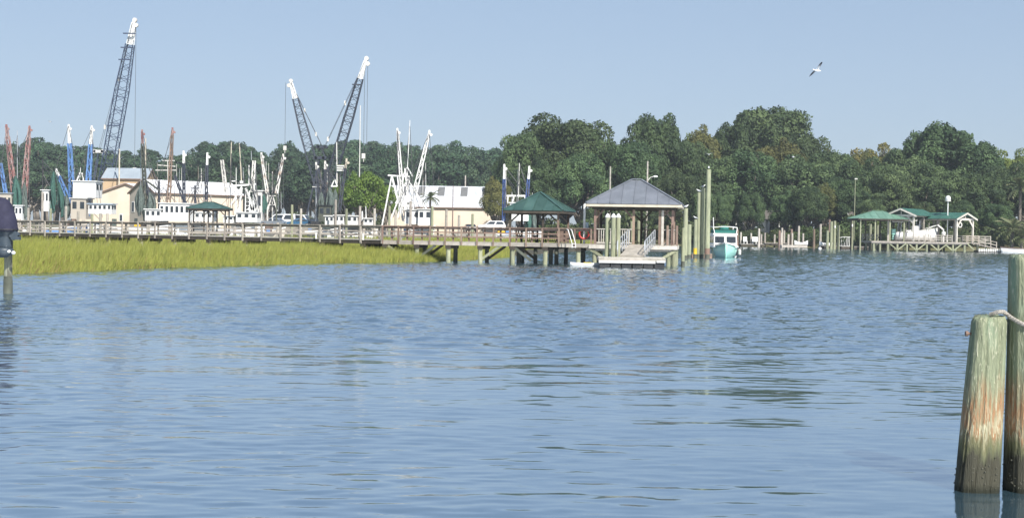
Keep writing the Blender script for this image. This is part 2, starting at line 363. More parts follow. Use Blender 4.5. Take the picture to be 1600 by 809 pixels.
# ------------------------------------------------------------------ marsh grass (nobody could count it)
def blades(name, pts, hts, wid, mat, seed, lean=0.28):
    rg = np.random.default_rng(seed); n = len(pts)
    a = rg.uniform(0, 2 * np.pi, n); w = wid * rg.uniform(0.6, 1.3, n)
    la = rg.normal(0.5, 0.9, n); lm = np.abs(rg.normal(0.0, lean, n)) * hts
    dx, dy = np.cos(a) * w / 2, np.sin(a) * w / 2 * 0.5
    ox, oy = np.cos(la) * lm, np.sin(la) * lm
    V = np.zeros((n, 5, 3))
    for j, s_ in ((0, -1), (1, 1)):
        V[:, j, 0] = pts[:, 0] + s_ * dx; V[:, j, 1] = pts[:, 1] + s_ * dy; V[:, j, 2] = pts[:, 2] - 0.05
    for j, s_ in ((2, 1), (3, -1)):
        V[:, j, 0] = pts[:, 0] + s_ * dx * 0.75 + ox * 0.3; V[:, j, 1] = pts[:, 1] + s_ * dy * 0.75 + oy * 0.3; V[:, j, 2] = pts[:, 2] + hts * 0.55
    V[:, 4, 0] = pts[:, 0] + ox; V[:, 4, 1] = pts[:, 1] + oy; V[:, 4, 2] = pts[:, 2] + hts * (1 - 0.25 * (lm / hts) ** 2)
    me = bpy.data.meshes.new(name)
    me.vertices.add(n * 5); me.vertices.foreach_set('co', V.reshape(-1))
    idx = (np.arange(n) * 5)[:, None] + np.array([[0, 1, 2, 3, 3, 2, 4]])
    me.loops.add(n * 7); me.loops.foreach_set('vertex_index', idx.reshape(-1).astype(np.int32))
    st = np.stack([np.arange(n) * 7, np.arange(n) * 7 + 4], 1).reshape(-1).astype(np.int32)
    me.polygons.add(n * 2); me.polygons.foreach_set('loop_start', st)
    me.update(calc_edges=True); me.validate()
    me.materials.append(mat)
    o = bpy.data.objects.new(name, me); COL.objects.link(o)
    return o
def grass_material():
    mt = M('cordgrass', (0.355, 0.365, 0.078), (0.185, 0.215, 0.048), 2.2, 0.6, trans=0.3, spec=0.25, st=(2.2, 0.8, 0.25), lo=0.32, hi=0.68)
    return mt
GRASS = grass_material()
rg = np.random.default_rng(3)
ex = np.array([p.x for p in edge]); ey = np.array([p.y for p in edge])
def front_y(x): return np.interp(x, ex, ey)
def gsurf(dy): return np.interp(dy, [-.6, 1.6, 4.0, 110], [-.5, -.06, .12, .44])
def patch(n, x0, x1, d0, d1, power):
    x = rg.uniform(x0, x1, n); d = d0 + (d1 - d0) * rg.uniform(0, 1, n) ** power
    # uneven edge: the stand steps back and forth
    d = d + 0.1 + 0.35 * np.sin(x * 1.7) + 0.25 * np.sin(x * 4.1 + 1)
    y = front_y(x) + d
    return np.stack([x, y, gsurf(d)], 1), d
p1, d1 = patch(150000, -30, 0, -0.3, 26, 1.7)
p2, d2 = patch(60000, -75, -30, 8, 80, 1.3)
p3, d3 = patch(45000, -70, 12, 20, 95, 1.0)
pts = np.concatenate([p1, p2, p3]); dd = np.concatenate([d1, d2, d3])
keep = pts[:, 1] < 204; pts, dd = pts[keep], dd[keep]
nz_ = 0.5 + 0.5 * np.sin(pts[:, 0] * 0.9 + np.sin(pts[:, 1] * 0.31) * 2) * np.sin(pts[:, 1] * 0.43 + 1.3)
h_ = (0.64 + 0.36 * nz_) * rg.uniform(0.55, 1.22, len(pts)) * np.clip(0.62 + dd * 0.16, 0.55, 1.0) + np.clip(-gsurf(dd), 0, .5) * .7
wid = np.where(pts[:, 1] > 120, 0.07, 0.038)
dead = (rg.uniform(size=len(pts)) < .10 + .16 * (np.sin(pts[:, 0] * .8 + 2) * np.sin(pts[:, 1] * .5) > .35)) & (pts[:, 1] < 120)
tag(blades('marsh_grass', pts[~dead], h_[~dead], wid[~dead], GRASS, 5), 'bright yellow-green marsh grass standing along the creek edge', 'grass', kind='stuff')
DEADGRASS = M('dead_cordgrass', (0.34, 0.25, 0.11), (0.20, 0.15, 0.065), 2.0, 0.8, trans=0.2)
tag(blades('dead_stalks', pts[dead], h_[dead] * .82, wid[dead], DEADGRASS, 6, .4), 'tan dead stalks scattered through the green marsh grass', 'grass', kind='stuff')

# ------------------------------------------------------------------ roofs, boardwalks
def hip_roof(parent, fr, a, b_, ze, za, rh, npan, mat, trim, along='u'):
    """hip roof on frame fr (centre), half sizes a (u) and b_ (v); ridge half length rh along u; every sheet its own panel"""
    C = {(-1, -1): fr(-a, -b_, ze), (1, -1): fr(a, -b_, ze), (1, 1): fr(a, b_, ze), (-1, 1): fr(-a, b_, ze)}
    T = {-1: fr(-rh, 0, za), 1: fr(rh, 0, za)}
    mb = MB()
    mb.add([C[-1, -1], C[1, -1], C[1, 1], C[-1, 1], T[-1], T[1]], [(3, 2, 1, 0), (0, 1, 5, 4), (1, 2, 5), (2, 3, 4, 5), (3, 0, 4)])
    core = part('roof', mb, trim, parent)
    faces = [(C[-1, -1], C[1, -1], a, rh, fr(0, 0, za), npan), (C[1, 1], C[-1, 1], a, rh, fr(0, 0, za), npan),
             (C[1, -1], C[1, 1], b_, 0, T[1], npan), (C[-1, 1], C[-1, -1], b_, 0, T[-1], npan)]
    for E0, E1, half, top, tp, n_ in faces:
        ud = (E1 - E0).normalized(); mid = (E0 + E1) / 2; vd = tp - mid
        nrm = ud.cross(vd).normalized(); slope = vd.normalized()
        def H(x): return 1.0 if abs(x) <= top + 1e-6 else max(0.0, (half - abs(x)) / (half - top))
        for k in range(n_):
            x0, x1 = -half + 2 * half * k / n_, -half + 2 * half * (k + 1) / n_
            xs = [x0] + [t for t in (-top, top, 0.0) if x0 + 1e-4 < t < x1 - 1e-4 and (top > 0 or t == 0.0)] + [x1]
            xs = sorted(set(xs))
            pl = [mid + ud * x0 - slope * 0.06, mid + ud * x1 - slope * 0.06] + [mid + ud * t + vd * H(t) for t in reversed(xs) if H(t) > 1e-5]
            mb = MB().poly([p + nrm * 0.004 for p in pl], nrm * 0.035)
            if k and H(x0) > 0.02: mb.bar(mid + ud * x0 + nrm * 0.05 - slope * 0.05, mid + ud * x0 + vd * H(x0) + nrm * 0.05, 0.035, 0.06)
            part('roof_panel', mb, mat, core)
    for k_, t in ((-1, -1), (1, -1), (1, 1), (-1, 1)):
        mb = MB().bar(C[k_, t] + Vector((0, 0, 0.06)), T[k_] + Vector((0, 0, 0.07)), 0.16, 0.05); part('hip_cap', mb, mat, core)
    if rh > 0: part('ridge_cap', MB().bar(T[-1] + Vector((0, 0, 0.09)), T[1] + Vector((0, 0, 0.09)), 0.2, 0.05), mat, core)
    for p, q in ((C[-1, -1], C[1, -1]), (C[1, -1], C[1, 1]), (C[1, 1], C[-1, 1]), (C[-1, 1], C[-1, -1])):
        part('fascia', MB().bar(p - Vector((0, 0, 0.10)), q - Vector((0, 0, 0.10)), 0.06, 0.18), trim, core)
    return core

def gable_roof(parent, fr, w, L_, ze, zr, n_, mat, trim, ov=0.25, th=0.05):
    """gable end at v=0, ridge running back to v=L_; sheets are parts"""
    core = None
    roof = part('roof', MB().bar(fr(0, -ov, zr - 0.03), fr(0, L_ + ov, zr - 0.03), 0.14, 0.1), mat, parent)
    for sgn in (-1, 1):
        e = sgn * (w / 2 + ov); ez = ze - (zr - ze) * ov / (w / 2)
        nrm = (fr.u * (sgn * (zr - ze)) + Vector((0, 0, w / 2))).normalized()
        for k in range(n_):
            v0, v1 = -ov + (L_ + 2 * ov) * k / n_, -ov + (L_ + 2 * ov) * (k + 1) / n_
            pl = [fr(0, v0, zr), fr(0, v1 - 0.01, zr), fr(e, v1 - 0.01, ez), fr(e, v0, ez)]
            mb = MB().poly(pl, nrm * th)
            mb.bar(fr(0, v0, zr) + nrm * (th + 0.02), fr(e, v0, ez) + nrm * (th + 0.02), 0.05, 0.04)
            part('roof_panel', mb, mat, roof)
        for v in (-ov - 0.03, L_ + ov + 0.03):
            part('barge_board', MB().bar(fr(0, v, zr - 0.08), fr(e, v, ez - 0.08), 0.05, 0.24), trim, roof)
    return roof

def walkway(name, label, A, B, zd, width, mats, bay, rail_h=0.95, pile_every=2, pile_top=None, mids=True, curb=None, braces=False, pilemats=(GREENPILE, DARKPILE)):
    wood, deckm, beam = mats
    A, B = Vector((A.x, A.y, 0)), Vector((B.x, B.y, 0))
    d = B - A; L_ = d.length; ang = math.atan2(d.y, d.x); fr = Fr(A, ang)
    t = thing(name, A, label, 'boardwalk')
    nb = max(1, round(L_ / bay)); bl = L_ / nb
    mb = MB(); n_ = int(L_ / 0.15)
    for k in range(n_):
        mb.box(fr(k * 0.15 + 0.07, width / 2, zd - 0.02), (0.138, width, 0.04), ang)
    part('deck_boards', mb, deckm, t, kind='stuff')
    key = (name, round(bl, 3))
    for k in range(nb):
        c = fr((k + .5) * bl, 0, 0)
        for v, tagk in ((0.0, 'n'), (width, 'f')):
            q = fr((k + .5) * bl, v, zd)
            piece('fascia_board', key + ('fb',), lambda m_: m_.box((0, 0, -0.14), (bl - 0.01, 0.05, 0.19)), beam, t, q + Vector((0, 0, -0.005)), ang)
            piece('top_rail', key + ('tr',), lambda m_: m_.box((0, 0, 0), (bl - 0.008, 0.16, 0.045)), wood, t, q + Vector((0, 0, rail_h + random.uniform(-.012, .012))), ang).rotation_euler[1] = random.gauss(0, .004)
            piece('side_rail', key + ('sr',), lambda m_: m_.box((0, 0, 0), (bl - 0.008, 0.04, 0.13)), wood, t, q + Vector((0, 0, rail_h - 0.10)) + fr.w * (0.065 if v == 0 else -0.065), ang)
            if mids and (v > 0):
                for hz in (0.30, 0.58): piece('mid_rail', key + ('mr',), lambda m_: m_.box((0, 0, 0), (bl - 0.008, 0.035, 0.085)), wood, t, q + Vector((0, 0, hz)) - fr.w * 0.065, ang)
            if curb and v == 0: piece('curb_board', key + ('cb',), lambda m_: m_.box((0, 0, 0), (bl - 0.008, 0.09, 0.07)), curb, t, q + Vector((0, 0, 0.04)) - fr.w * 0.02, ang)
    for k in range(nb + 1):
        for v in (0.0, width):
            q = fr(k * bl + random.uniform(-.03, .03), v, zd)
            po = piece('post', key + ('po',), lambda m_: m_.box((0, 0, (rail_h - 0.27) / 2), (0.10, 0.09, rail_h + 0.22)), wood, t, q + fr.w * (-0.075 if v == 0 else 0.075) + Vector((0, 0, random.uniform(-.03, .05))), ang); po.rotation_euler = (random.gauss(0, .012), random.gauss(0, .018), ang)
        if k % pile_every == 0:
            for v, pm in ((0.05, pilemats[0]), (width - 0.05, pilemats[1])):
                q = fr(k * bl + 0.2, v, 0)
                piece('pile', key + ('pi', v), lambda m_: m_.lathe((0, 0, -0.8), [(0.15, 0), (0.145, 0.9), (0.14, zd - 0.26 + 0.8)], 10, 0.04), pm, t, q, random.uniform(0, 6))
            piece('cross_beam', key + ('xb',), lambda m_: m_.box((0, 0, 0), (0.32, width + 0.3, 0.22)), DARKWOOD, t, fr(k * bl + 0.2, width / 2, zd - 0.35), ang)
            if braces and k + pile_every <= nb and (k // pile_every) % 3 != 2:
                s_ = 1 if (k // pile_every) % 2 else -1
                x0 = k * bl + 0.2
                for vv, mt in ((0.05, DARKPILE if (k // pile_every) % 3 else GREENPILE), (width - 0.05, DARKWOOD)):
                    if s_ > 0: p, q = fr(x0 + 0.1, vv, 0.25), fr(x0 + 1.25, vv, zd - 0.25)
                    else: p, q = fr(x0 + 1.25 - 1.2, vv, zd - 0.25), fr(x0 + 1.2, vv, 0.2)
                    part('brace', MB().bar(p, q, 0.05, 0.16), mt, t)
    return t, fr, L_

# ------------------------------------------------------------------ long grey boardwalk and brown pier
ZD = 1.33
pA, pB, pC = X(-60, 116), X(598, 91.5), X(925, 88.3)
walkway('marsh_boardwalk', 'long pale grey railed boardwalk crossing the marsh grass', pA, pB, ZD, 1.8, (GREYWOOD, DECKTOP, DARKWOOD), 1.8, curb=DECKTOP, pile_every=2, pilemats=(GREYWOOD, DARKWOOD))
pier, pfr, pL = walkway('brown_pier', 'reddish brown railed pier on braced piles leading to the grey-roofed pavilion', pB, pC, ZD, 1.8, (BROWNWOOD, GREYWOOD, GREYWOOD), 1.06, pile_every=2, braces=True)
for i, (px, py0, py1) in enumerate(((278.5, 358, 366), (494, 364, 373), (567.5, 366, 375))):
    Y = 113 - (px + 30) * (22 / 630) - 0.35
    a, b_ = W(px, py1, Y), W(px, py0, Y)
    single('marker_stake', MB().box((a.x, a.y, (a.z + b_.z) / 2), (0.1, 0.06, b_.z - a.z)).box((a.x, a.y, b_.z + 0.02), (0.13, 0.08, 0.04)), WHITE, a,
           'short white stake fixed at the edge of the grey boardwalk', 'stake', 'white stakes along the boardwalk')

def railing(parent, p, q, z, h, mat, bal=0.14, lower=0.1):
    """posts carry it; top rail, bottom rail and a run of slim balusters"""
    p, q = Vector((p.x, p.y, z)), Vector((q.x, q.y, z)); up = Vector((0, 0, 1))
    part('top_rail', MB().bar(p + up * h, q + up * h, 0.13, 0.05), mat, parent)
    part('bottom_rail', MB().bar(p + up * lower, q + up * lower, 0.05, 0.08), mat, parent)
    n_ = max(2, int((q - p).length / bal)); mb = MB()
    for k in range(1, n_):
        c = p.lerp(q, k / n_); mb.bar(c + up * (lower + 0.04), c + up * (h - 0.03), 0.045, 0.045)
    part('balusters', mb, mat, parent, kind='stuff')

def platform(parent, fr, u0, u1, v0, v1, z, boards, beam, piles, pm, zb=-0.8, r=0.14):
    mb = MB(); n_ = int((u1 - u0) / 0.15)
    for k in range(n_): mb.box(fr(u0 + (k + .5) * (u1 - u0) / n_, (v0 + v1) / 2, z - 0.02), ((u1 - u0) / n_ - 0.012, v1 - v0, 0.04), fr.a)
    part('deck_boards', mb, boards, parent, kind='stuff')
    for v in (v0, v1): part('fascia_board', MB().bar(fr(u0, v, z - 0.16), fr(u1, v, z - 0.16), 0.06, 0.22), beam, parent)
    for u in (u0, u1): part('fascia_board', MB().bar(fr(u, v0 + .04, z - 0.16), fr(u, v1 - .04, z - 0.16), 0.06, 0.22), beam, parent)
    for u, v in piles:
        part('pile', MB().lathe(fr(u, v, zb), [(r, 0), (r * .97, 0.8), (r * .93, z - 0.27 - zb)], 10, 0.04), pm, parent)
    for v in sorted(set(v for u, v in piles)):
        part('cross_beam', MB().bar(fr(u0 + .1, v, z - 0.34), fr(u1 - .1, v, z - 0.34), 0.25, 0.14), beam, parent)

# ------------------------------------------------------------------ grey-roofed pavilion
pf = Fr(X(993, 90.2, 0), R(-8))
t = thing('pier_pavilion', pf(0, 0, 0), 'open timber pavilion with grey standing-seam hip roof at the pier end', 'pavilion')
platform(t, pf, -2.75, 2.7, -2.75, 2.75, ZD, GREYWOOD, DECKTOP, [(u, v) for v in (-2.5, 0, 2.5) for u in (-2.4, -0.9, 2.2, 2.55)], GREENPILE)
hip_roof(t, pf, 2.95, 2.95, 3.86, 5.42, 0.30, 8, GREYMETAL, CREAMTRIM)
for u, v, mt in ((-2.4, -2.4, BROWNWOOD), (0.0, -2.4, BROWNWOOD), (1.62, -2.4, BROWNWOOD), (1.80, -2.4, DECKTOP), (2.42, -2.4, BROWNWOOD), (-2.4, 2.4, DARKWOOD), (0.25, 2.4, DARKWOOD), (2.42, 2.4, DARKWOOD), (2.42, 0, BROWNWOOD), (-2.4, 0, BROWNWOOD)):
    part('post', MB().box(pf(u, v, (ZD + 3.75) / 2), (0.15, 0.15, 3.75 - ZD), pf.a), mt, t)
for v in (-2.4, 2.4): part('beam', MB().bar(pf(-2.6, v, 3.62), pf(2.6, v, 3.62), 0.17, 0.24), DARKWOOD, t)
for u in (-2.4, 2.42): part('beam', MB().bar(pf(u, -2.3, 3.60), pf(u, 2.3, 3.60), 0.15, 0.22), DARKWOOD, t)
for u, s_ in ((-2.4, 1), (0, -1), (2.42, -1), (1.62, 1)):
    part('knee_brace', MB().bar(pf(u, -2.4, 2.9), pf(u + s_ * 0.55, -2.4, 3.5), 0.1, 0.1), BROWNWOOD, t)
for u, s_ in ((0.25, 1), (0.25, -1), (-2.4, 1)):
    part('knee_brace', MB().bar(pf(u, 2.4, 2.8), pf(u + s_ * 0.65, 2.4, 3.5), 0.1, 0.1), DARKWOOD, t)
for p, q in ((pf(-2.3, -2.42), pf(-0.1, -2.42)), (pf(1.9, -2.42), pf(2.36, -2.42)), (pf(-2.3, 2.42), pf(0.15, 2.42)), (pf(0.35, 2.42), pf(2.36, 2.42)), (pf(2.44, -2.3), pf(2.44, -0.1)), (pf(2.44, 0.1), pf(2.44, 2.3))):
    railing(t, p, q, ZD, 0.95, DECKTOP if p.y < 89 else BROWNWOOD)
for k in range(4):
    part('fence_board', MB().box(pf(2.32 + 0.16 * (k % 2) + 0.14 * k - 0.2, -2.62, ZD + 0.6), (0.13, 0.03, 1.25 + 0.12 * (k % 3)), pf.a), BROWNWOOD, t)
for s_ in (-1, 1):
    part('brace', MB().bar(pf(s_ * 2.65, -2.65, 1.0), pf(s_ * 1.4, -2.65, 0.25), 0.06, 0.17), GREENPILE, t)
# gangway down to the float
t = thing('gangway', pf(0.75, -2.9, 0.62), 'aluminium gangway with tube rails sloping from pavilion deck to the float', 'gangway')
g0, g1 = -0.28, 1.35
part('ramp', MB().bar(pf((g0 + g1) / 2, -2.8, ZD - 0.02), pf((g0 + g1) / 2 - 0.45, -6.0, 0.66), g1 - g0 - 0.2, 0.08), GREYWOOD, t)
for g in (g0, g1):
    top, bot = pf(g, -2.8, ZD), pf(g - 0.45, -6.0, 0.66); pts_ = []
    for k in range(6):
        b0 = top.lerp(bot, k / 5); part('stanchion', MB().tube(b0, b0 + Vector((0, 0, 0.95)), 0.028), ALU, t); pts_.append(b0)
    for hz in (0.5, 0.95): part('hand_rail', MB().path([p + Vector((0, 0, hz)) for p in pts_], 0.03), ALU, t)
    part('end_loop', MB().path([bot + Vector((0, 0, 0.95)), bot + Vector((-.05, -.2, 0.85)), bot + Vector((-.05, -.25, 0.4)), bot + Vector((0, -.05, 0.1))], 0.03), ALU, t)
# floating dock
ff = Fr(X(988, 82.6, 0), R(-2))
t = thing('floating_dock', ff(0, 0, 0), 'low floating dock with white bumper strip and black floats below the pavilion', 'dock')
mb = MB()
for k in range(26): mb.box(ff(-1.95 + 0.15 * k + .075, 1.6, 0.60), (0.138, 3.2, 0.04), ff.a)
part('deck_boards', mb, DECKTOP, t, kind='stuff')
for k in range(3): part('frame_board', MB().box(ff(-1.3 + 1.3 * k, 0, 0.50), (1.29, 0.06, 0.16), ff.a), GREYWOOD, t)
for u in (-1.95, 1.95): part('frame_board', MB().box(ff(u, 1.62, 0.50), (0.06, 3.1, 0.16), ff.a), GREYWOOD, t)
part('bumper_strip', MB().box(ff(-0.28, -0.05, 0.36), (3.3, 0.09, 0.13), ff.a), WHITE, t)
part('bumper_strip', MB().box(ff(1.70, -0.04, 0.40), (0.5, 0.08, 0.10), ff.a), WHITE, t)
for k in range(6): part('float_drum', MB().box(ff(-1.58 + 0.64 * k, 0.36 + 0.02 * (k % 2), 0.13), (0.57, 0.7, 0.56), ff.a), BLACK, t)
for k in range(3): part('float_drum', MB().box(ff(-1.4 + 1.4 * k, 2.6, 0.13), (0.9, 0.9, 0.56), ff.a), BLACK, t)
# kayak on a low float, tied alongside
t = thing('kayak', X(914, 84.6, 0), 'white kayak with yellow patch floating beside the floating dock', 'kayak')
kf = Fr(X(891.5, 84.4, 0), R(3)); prof = []
mb = MB(); n_ = 12
for i in range(n_ + 1):
    u = i / n_; hb = 0.32 * math.sin(math.pi * min(max(u * 0.97 + 0.03, 0), 0.97)) ** 0.6
    zt = 0.21 + 0.06 * abs(2 * u - 1) ** 2
    for dy, z in ((-1, 0.14), (-0.7, 0.0), (0.7, 0.0), (1, 0.14), (0.6, zt), (-0.6, zt)): mb.v.append(kf(u * 1.85, dy * hb, z))
for i in range(n_):
    for j in range(6): mb.f.append((i * 6 + j, i * 6 + (j + 1) % 6, (i + 1) * 6 + (j + 1) % 6, (i + 1) * 6 + j))
mb.f += [tuple(range(5, -1, -1)), tuple(n_ * 6 + j for j in range(6))]
part('hull', mb, WHITE, t, True)
part('seat_pad', MB().box(kf(1.05, 0, 0.235), (0.45, 0.3, 0.05), kf.a), YELLOW, t)
part('hatch_cover', MB().lathe(kf(0.5, 0, 0.21), [(0.11, 0), (0.11, 0.03), (0.08, 0.045)], 12), OFFWHITE, t)

# ------------------------------------------------------------------ piles by the pavilion
def perched_gull(p, ang, label):
    """one continuous body: breast, neck, head and bill, folded grey wings as a child, two legs"""
    t = thing('gull', p, label, 'gull', 'gulls resting on pile tops')
    fr = Fr(p, ang); mb = MB(); rings = [(-0.20, 0.13, 0.012), (-0.13, 0.14, 0.04), (-0.02, 0.15, 0.072), (0.08, 0.175, 0.07), (0.13, 0.215, 0.045), (0.15, 0.255, 0.04), (0.185, 0.27, 0.035), (0.215, 0.265, 0.013), (0.265, 0.255, 0.004)]
    for u, z, r in rings:
        for k in range(8):
            a = 2 * math.pi * k / 8; mb.v.append(fr(u, r * math.cos(a), p.z + z + r * math.sin(a) * 1.05))
    for i in range(len(rings) - 1):
        for k in range(8): mb.f.append((i * 8 + k, i * 8 + (k + 1) % 8, (i + 1) * 8 + (k + 1) % 8, (i + 1) * 8 + k))
    mb.f += [tuple(range(7, -1, -1)), tuple(64 + k for k in range(8))]
    part('body', mb, WHITE, t, True)
    for s_ in (-1, 1):
        part('wing', MB().poly([fr(0.07, s_ * 0.075, p.z + 0.19), fr(-0.05, s_ * 0.08, p.z + 0.12), fr(-0.27, s_ * 0.02, p.z + 0.12), fr(-0.1, s_ * 0.06, p.z + 0.19)], fr.w * (s_ * 0.012)), GULLGREY, t)
        part('leg', MB().tube(fr(0.02, s_ * 0.03, p.z), fr(0.02, s_ * 0.03, p.z + 0.1), 0.008), BLACK, t)
    return t
GULLGREY = M('gull_wing_grey', (0.30, 0.32, 0.35), (0.22, 0.24, 0.27), 6, 0.7)
def pile(px, ytop, Y, wpx, label, cap=False, mat=GREENPILE, lean=0.0, gull=None, lowband=None, dx=0):
    s = FPX / Y; b_ = X(px, Y, 0); zt = W(px, ytop, Y).z; r = wpx / s / 2
    t = thing('mooring_pile', b_, label, 'pile', 'mooring piles around the pavilion')
    H = zt + 1.2
    part('shaft', MB().lathe(b_ + Vector((0, 0, -1.2)), [(r * 1.06, 0), (r * 1.05, H * .3), (r, H * .6), (r * .97, H - 0.03), (r * 0.9, H)], 14, 0.025, lean=(lean, 0)), mat, t)
    part('tide_band', MB().lathe(b_ + Vector((0, 0, -1.15)), [(r * 1.09, 0), (r * 1.10, 1.3), (r * 1.07, 1.48)], 14, 0.03), DARKPILE, t)
    if lowband: part('tide_guard', MB().lathe(b_ + Vector((0, 0, 0.35)), [(r * 1.12, 0), (r * 1.12, 0.5)], 14), lowband, t)
    tip = b_ + Vector((lean * H, 0, 0)); tip.z = zt
    if cap:
        part('cap', MB().lathe(tip - Vector((0, 0, 0.05)), [(r * 1.12, 0), (r * 1.12, 0.06), (r * 0.5, 0.19), (0.02, 0.25)], 14), WHITE, t)
    if gull: perched_gull(tip, gull, 'gull resting on ' + label)
    return t
for px, yt, Y, l in ((949, 338.5, 84.6, 'slim green-grey pile with white cone cap standing apart beside the float'), (958.2, 338.5, 84.2, 'green-grey pile with white cone cap in the touching pair, next to the lone one'), (965.8, 338.5, 84.5, 'green-grey pile with white cone cap in the touching pair, nearer the gangway')):
    pile(px, yt, Y, 7.2, l, cap=True)
pile(1067.8, 356, 88.5, 5.4, 'short bare pile touching the pavilion deck corner', lean=0.0)
pile(1071, 325.5, 112, 7.0, 'medium green-grey pile just behind the pavilion roof corner', gull=0.3)
pile(1077, 350.5, 116, 6.6, 'short thick green-grey pile between the pavilion and the tall pile cluster')
pile(1086.6, 343, 119, 5.2, 'short pile with yellow guard at the foot of the tall pile cluster', gull=2.6, lowband=YELLOW)
pile(1091, 301, 119.5, 5.0, 'slim pile, shortest of the three tall ones beside the teal boat', gull=2.9)
pile(1096.8, 294, 119.8, 7.4, 'middle pile of the three tall ones beside the teal boat', gull=0.2)
pile(1105.5, 265, 118.8, 7.6, 'tallest pile, standing right beside the teal boat', gull=1.4, lowband=RUSTTRIM)
for px, yt, Y in ((987, 346, 96), (997.5, 344.5, 96.4)):
    pile(px, yt, Y, 5.6, 'stubby pale pile seen through the pavilion posts behind its deck')
# small work float by the tall piles
wf = Fr(X(1097, 119.6, 0), 0)
t = thing('work_float', wf(0, 0, 0), 'small brown timber float at the foot of the tall piles', 'dock')
part('frame', MB().box(wf(0, 0.9, 0.18), (1.8, 1.6, 0.36)), BROWNWOOD, t)
mb = MB()
for k in range(12): mb.box(wf(-0.83 + 0.15 * k, 0.9, 0.38), (0.138, 1.7, 0.04))
part('deck_boards', mb, GREYWOOD, t, kind='stuff')
tb = thing('storage_tub', wf(-0.05, 0.7, 0.40), 'white lidded tub standing on the small timber float', 'tub')
part('body', MB().lathe(wf(-0.05, 0.7, 0.40), [(0.24, 0), (0.3, 0.42)], 12), OFFWHITE, tb); part('lid', MB().lathe(wf(-0.05, 0.7, 0.82), [(0.33, 0), (0.33, 0.05), (0.2, 0.09)], 12), WHITE, tb)

# ------------------------------------------------------------------ green gazebo on the pier
gf = Fr(X(843, 93.2, 0), R(-14))
t = thing('gazebo', gf(0, 0, 0), 'gazebo with dark green pyramid metal roof standing behind the brown pier', 'gazebo')
platform(t, gf, -1.75, 1.75, -1.75, 1.75, ZD, GREYWOOD, DARKWOOD, [(u, v) for u in (-1.5, 0.1, 1.5) for v in (-1.5, 1.5)], DARKPILE)
hip_roof(t, gf, 1.98, 1.98, 3.42, 4.62, 0, 6, GREENMETAL, DARKWOOD)
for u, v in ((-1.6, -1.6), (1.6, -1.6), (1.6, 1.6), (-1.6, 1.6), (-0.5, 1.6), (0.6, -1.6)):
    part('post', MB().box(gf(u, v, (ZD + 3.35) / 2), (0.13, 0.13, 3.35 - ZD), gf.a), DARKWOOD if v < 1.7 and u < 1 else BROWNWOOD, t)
for p, q in (((-1.6, -1.6), (1.6, -1.6)), ((1.6, -1.6), (1.6, 1.6)), ((1.6, 1.6), (-1.6, 1.6)), ((-1.6, 1.6), (-1.6, -1.6))):
    part('beam', MB().bar(gf(*p, 3.26), gf(*q, 3.26), 0.1, 0.18), DARKWOOD, t)
for u, v, du, dv in ((-1.6, -1.6, .6, 0), (1.6, -1.6, -.6, 0), (1.6, 1.6, -.6, 0), (-0.5, 1.6, .6, 0)):
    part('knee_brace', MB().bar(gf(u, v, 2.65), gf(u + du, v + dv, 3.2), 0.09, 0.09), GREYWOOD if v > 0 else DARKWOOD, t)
for p, q in (((1.68, -1.5), (1.68, 1.5)), ((-1.5, 1.68), (1.5, 1.68))): railing(t, gf(*p), gf(*q), ZD, 0.9, BROWNWOOD)
for k, (u, lab) in enumerate(((-0.95, 'dark picnic table under the green gazebo, further from the pavilion'), (0.75, 'dark picnic table under the green gazebo, nearer the pavilion'))):
    tb = thing('picnic_table', gf(u, 0, ZD), lab, 'table', 'picnic tables under the gazebo')
    for j in range(4): part('top_board', MB().box(gf(u, -0.33 + 0.22 * j, ZD + 0.75), (1.35, 0.2, 0.04), gf.a), DARKWOOD, tb)
    for s_ in (-1, 1):
        part('bench_seat', MB().box(gf(u, s_ * 0.72, ZD + 0.45), (1.35, 0.26, 0.04), gf.a), DARKWOOD, tb)
        part('leg_frame', MB().bar(gf(u + s_ * .5, -0.7, ZD), gf(u + s_ * .5, 0.1, ZD + 0.72), 0.05, 0.09).bar(gf(u + s_ * .5 + .052, 0.7, ZD), gf(u + s_ * .5 + .052, -0.1, ZD + 0.72), 0.05, 0.09).bar(gf(u + s_ * .5 + .104, -0.8, ZD + 0.4), gf(u + s_ * .5 + .104, 0.8, ZD + 0.4), 0.05, 0.09), DARKWOOD, tb)
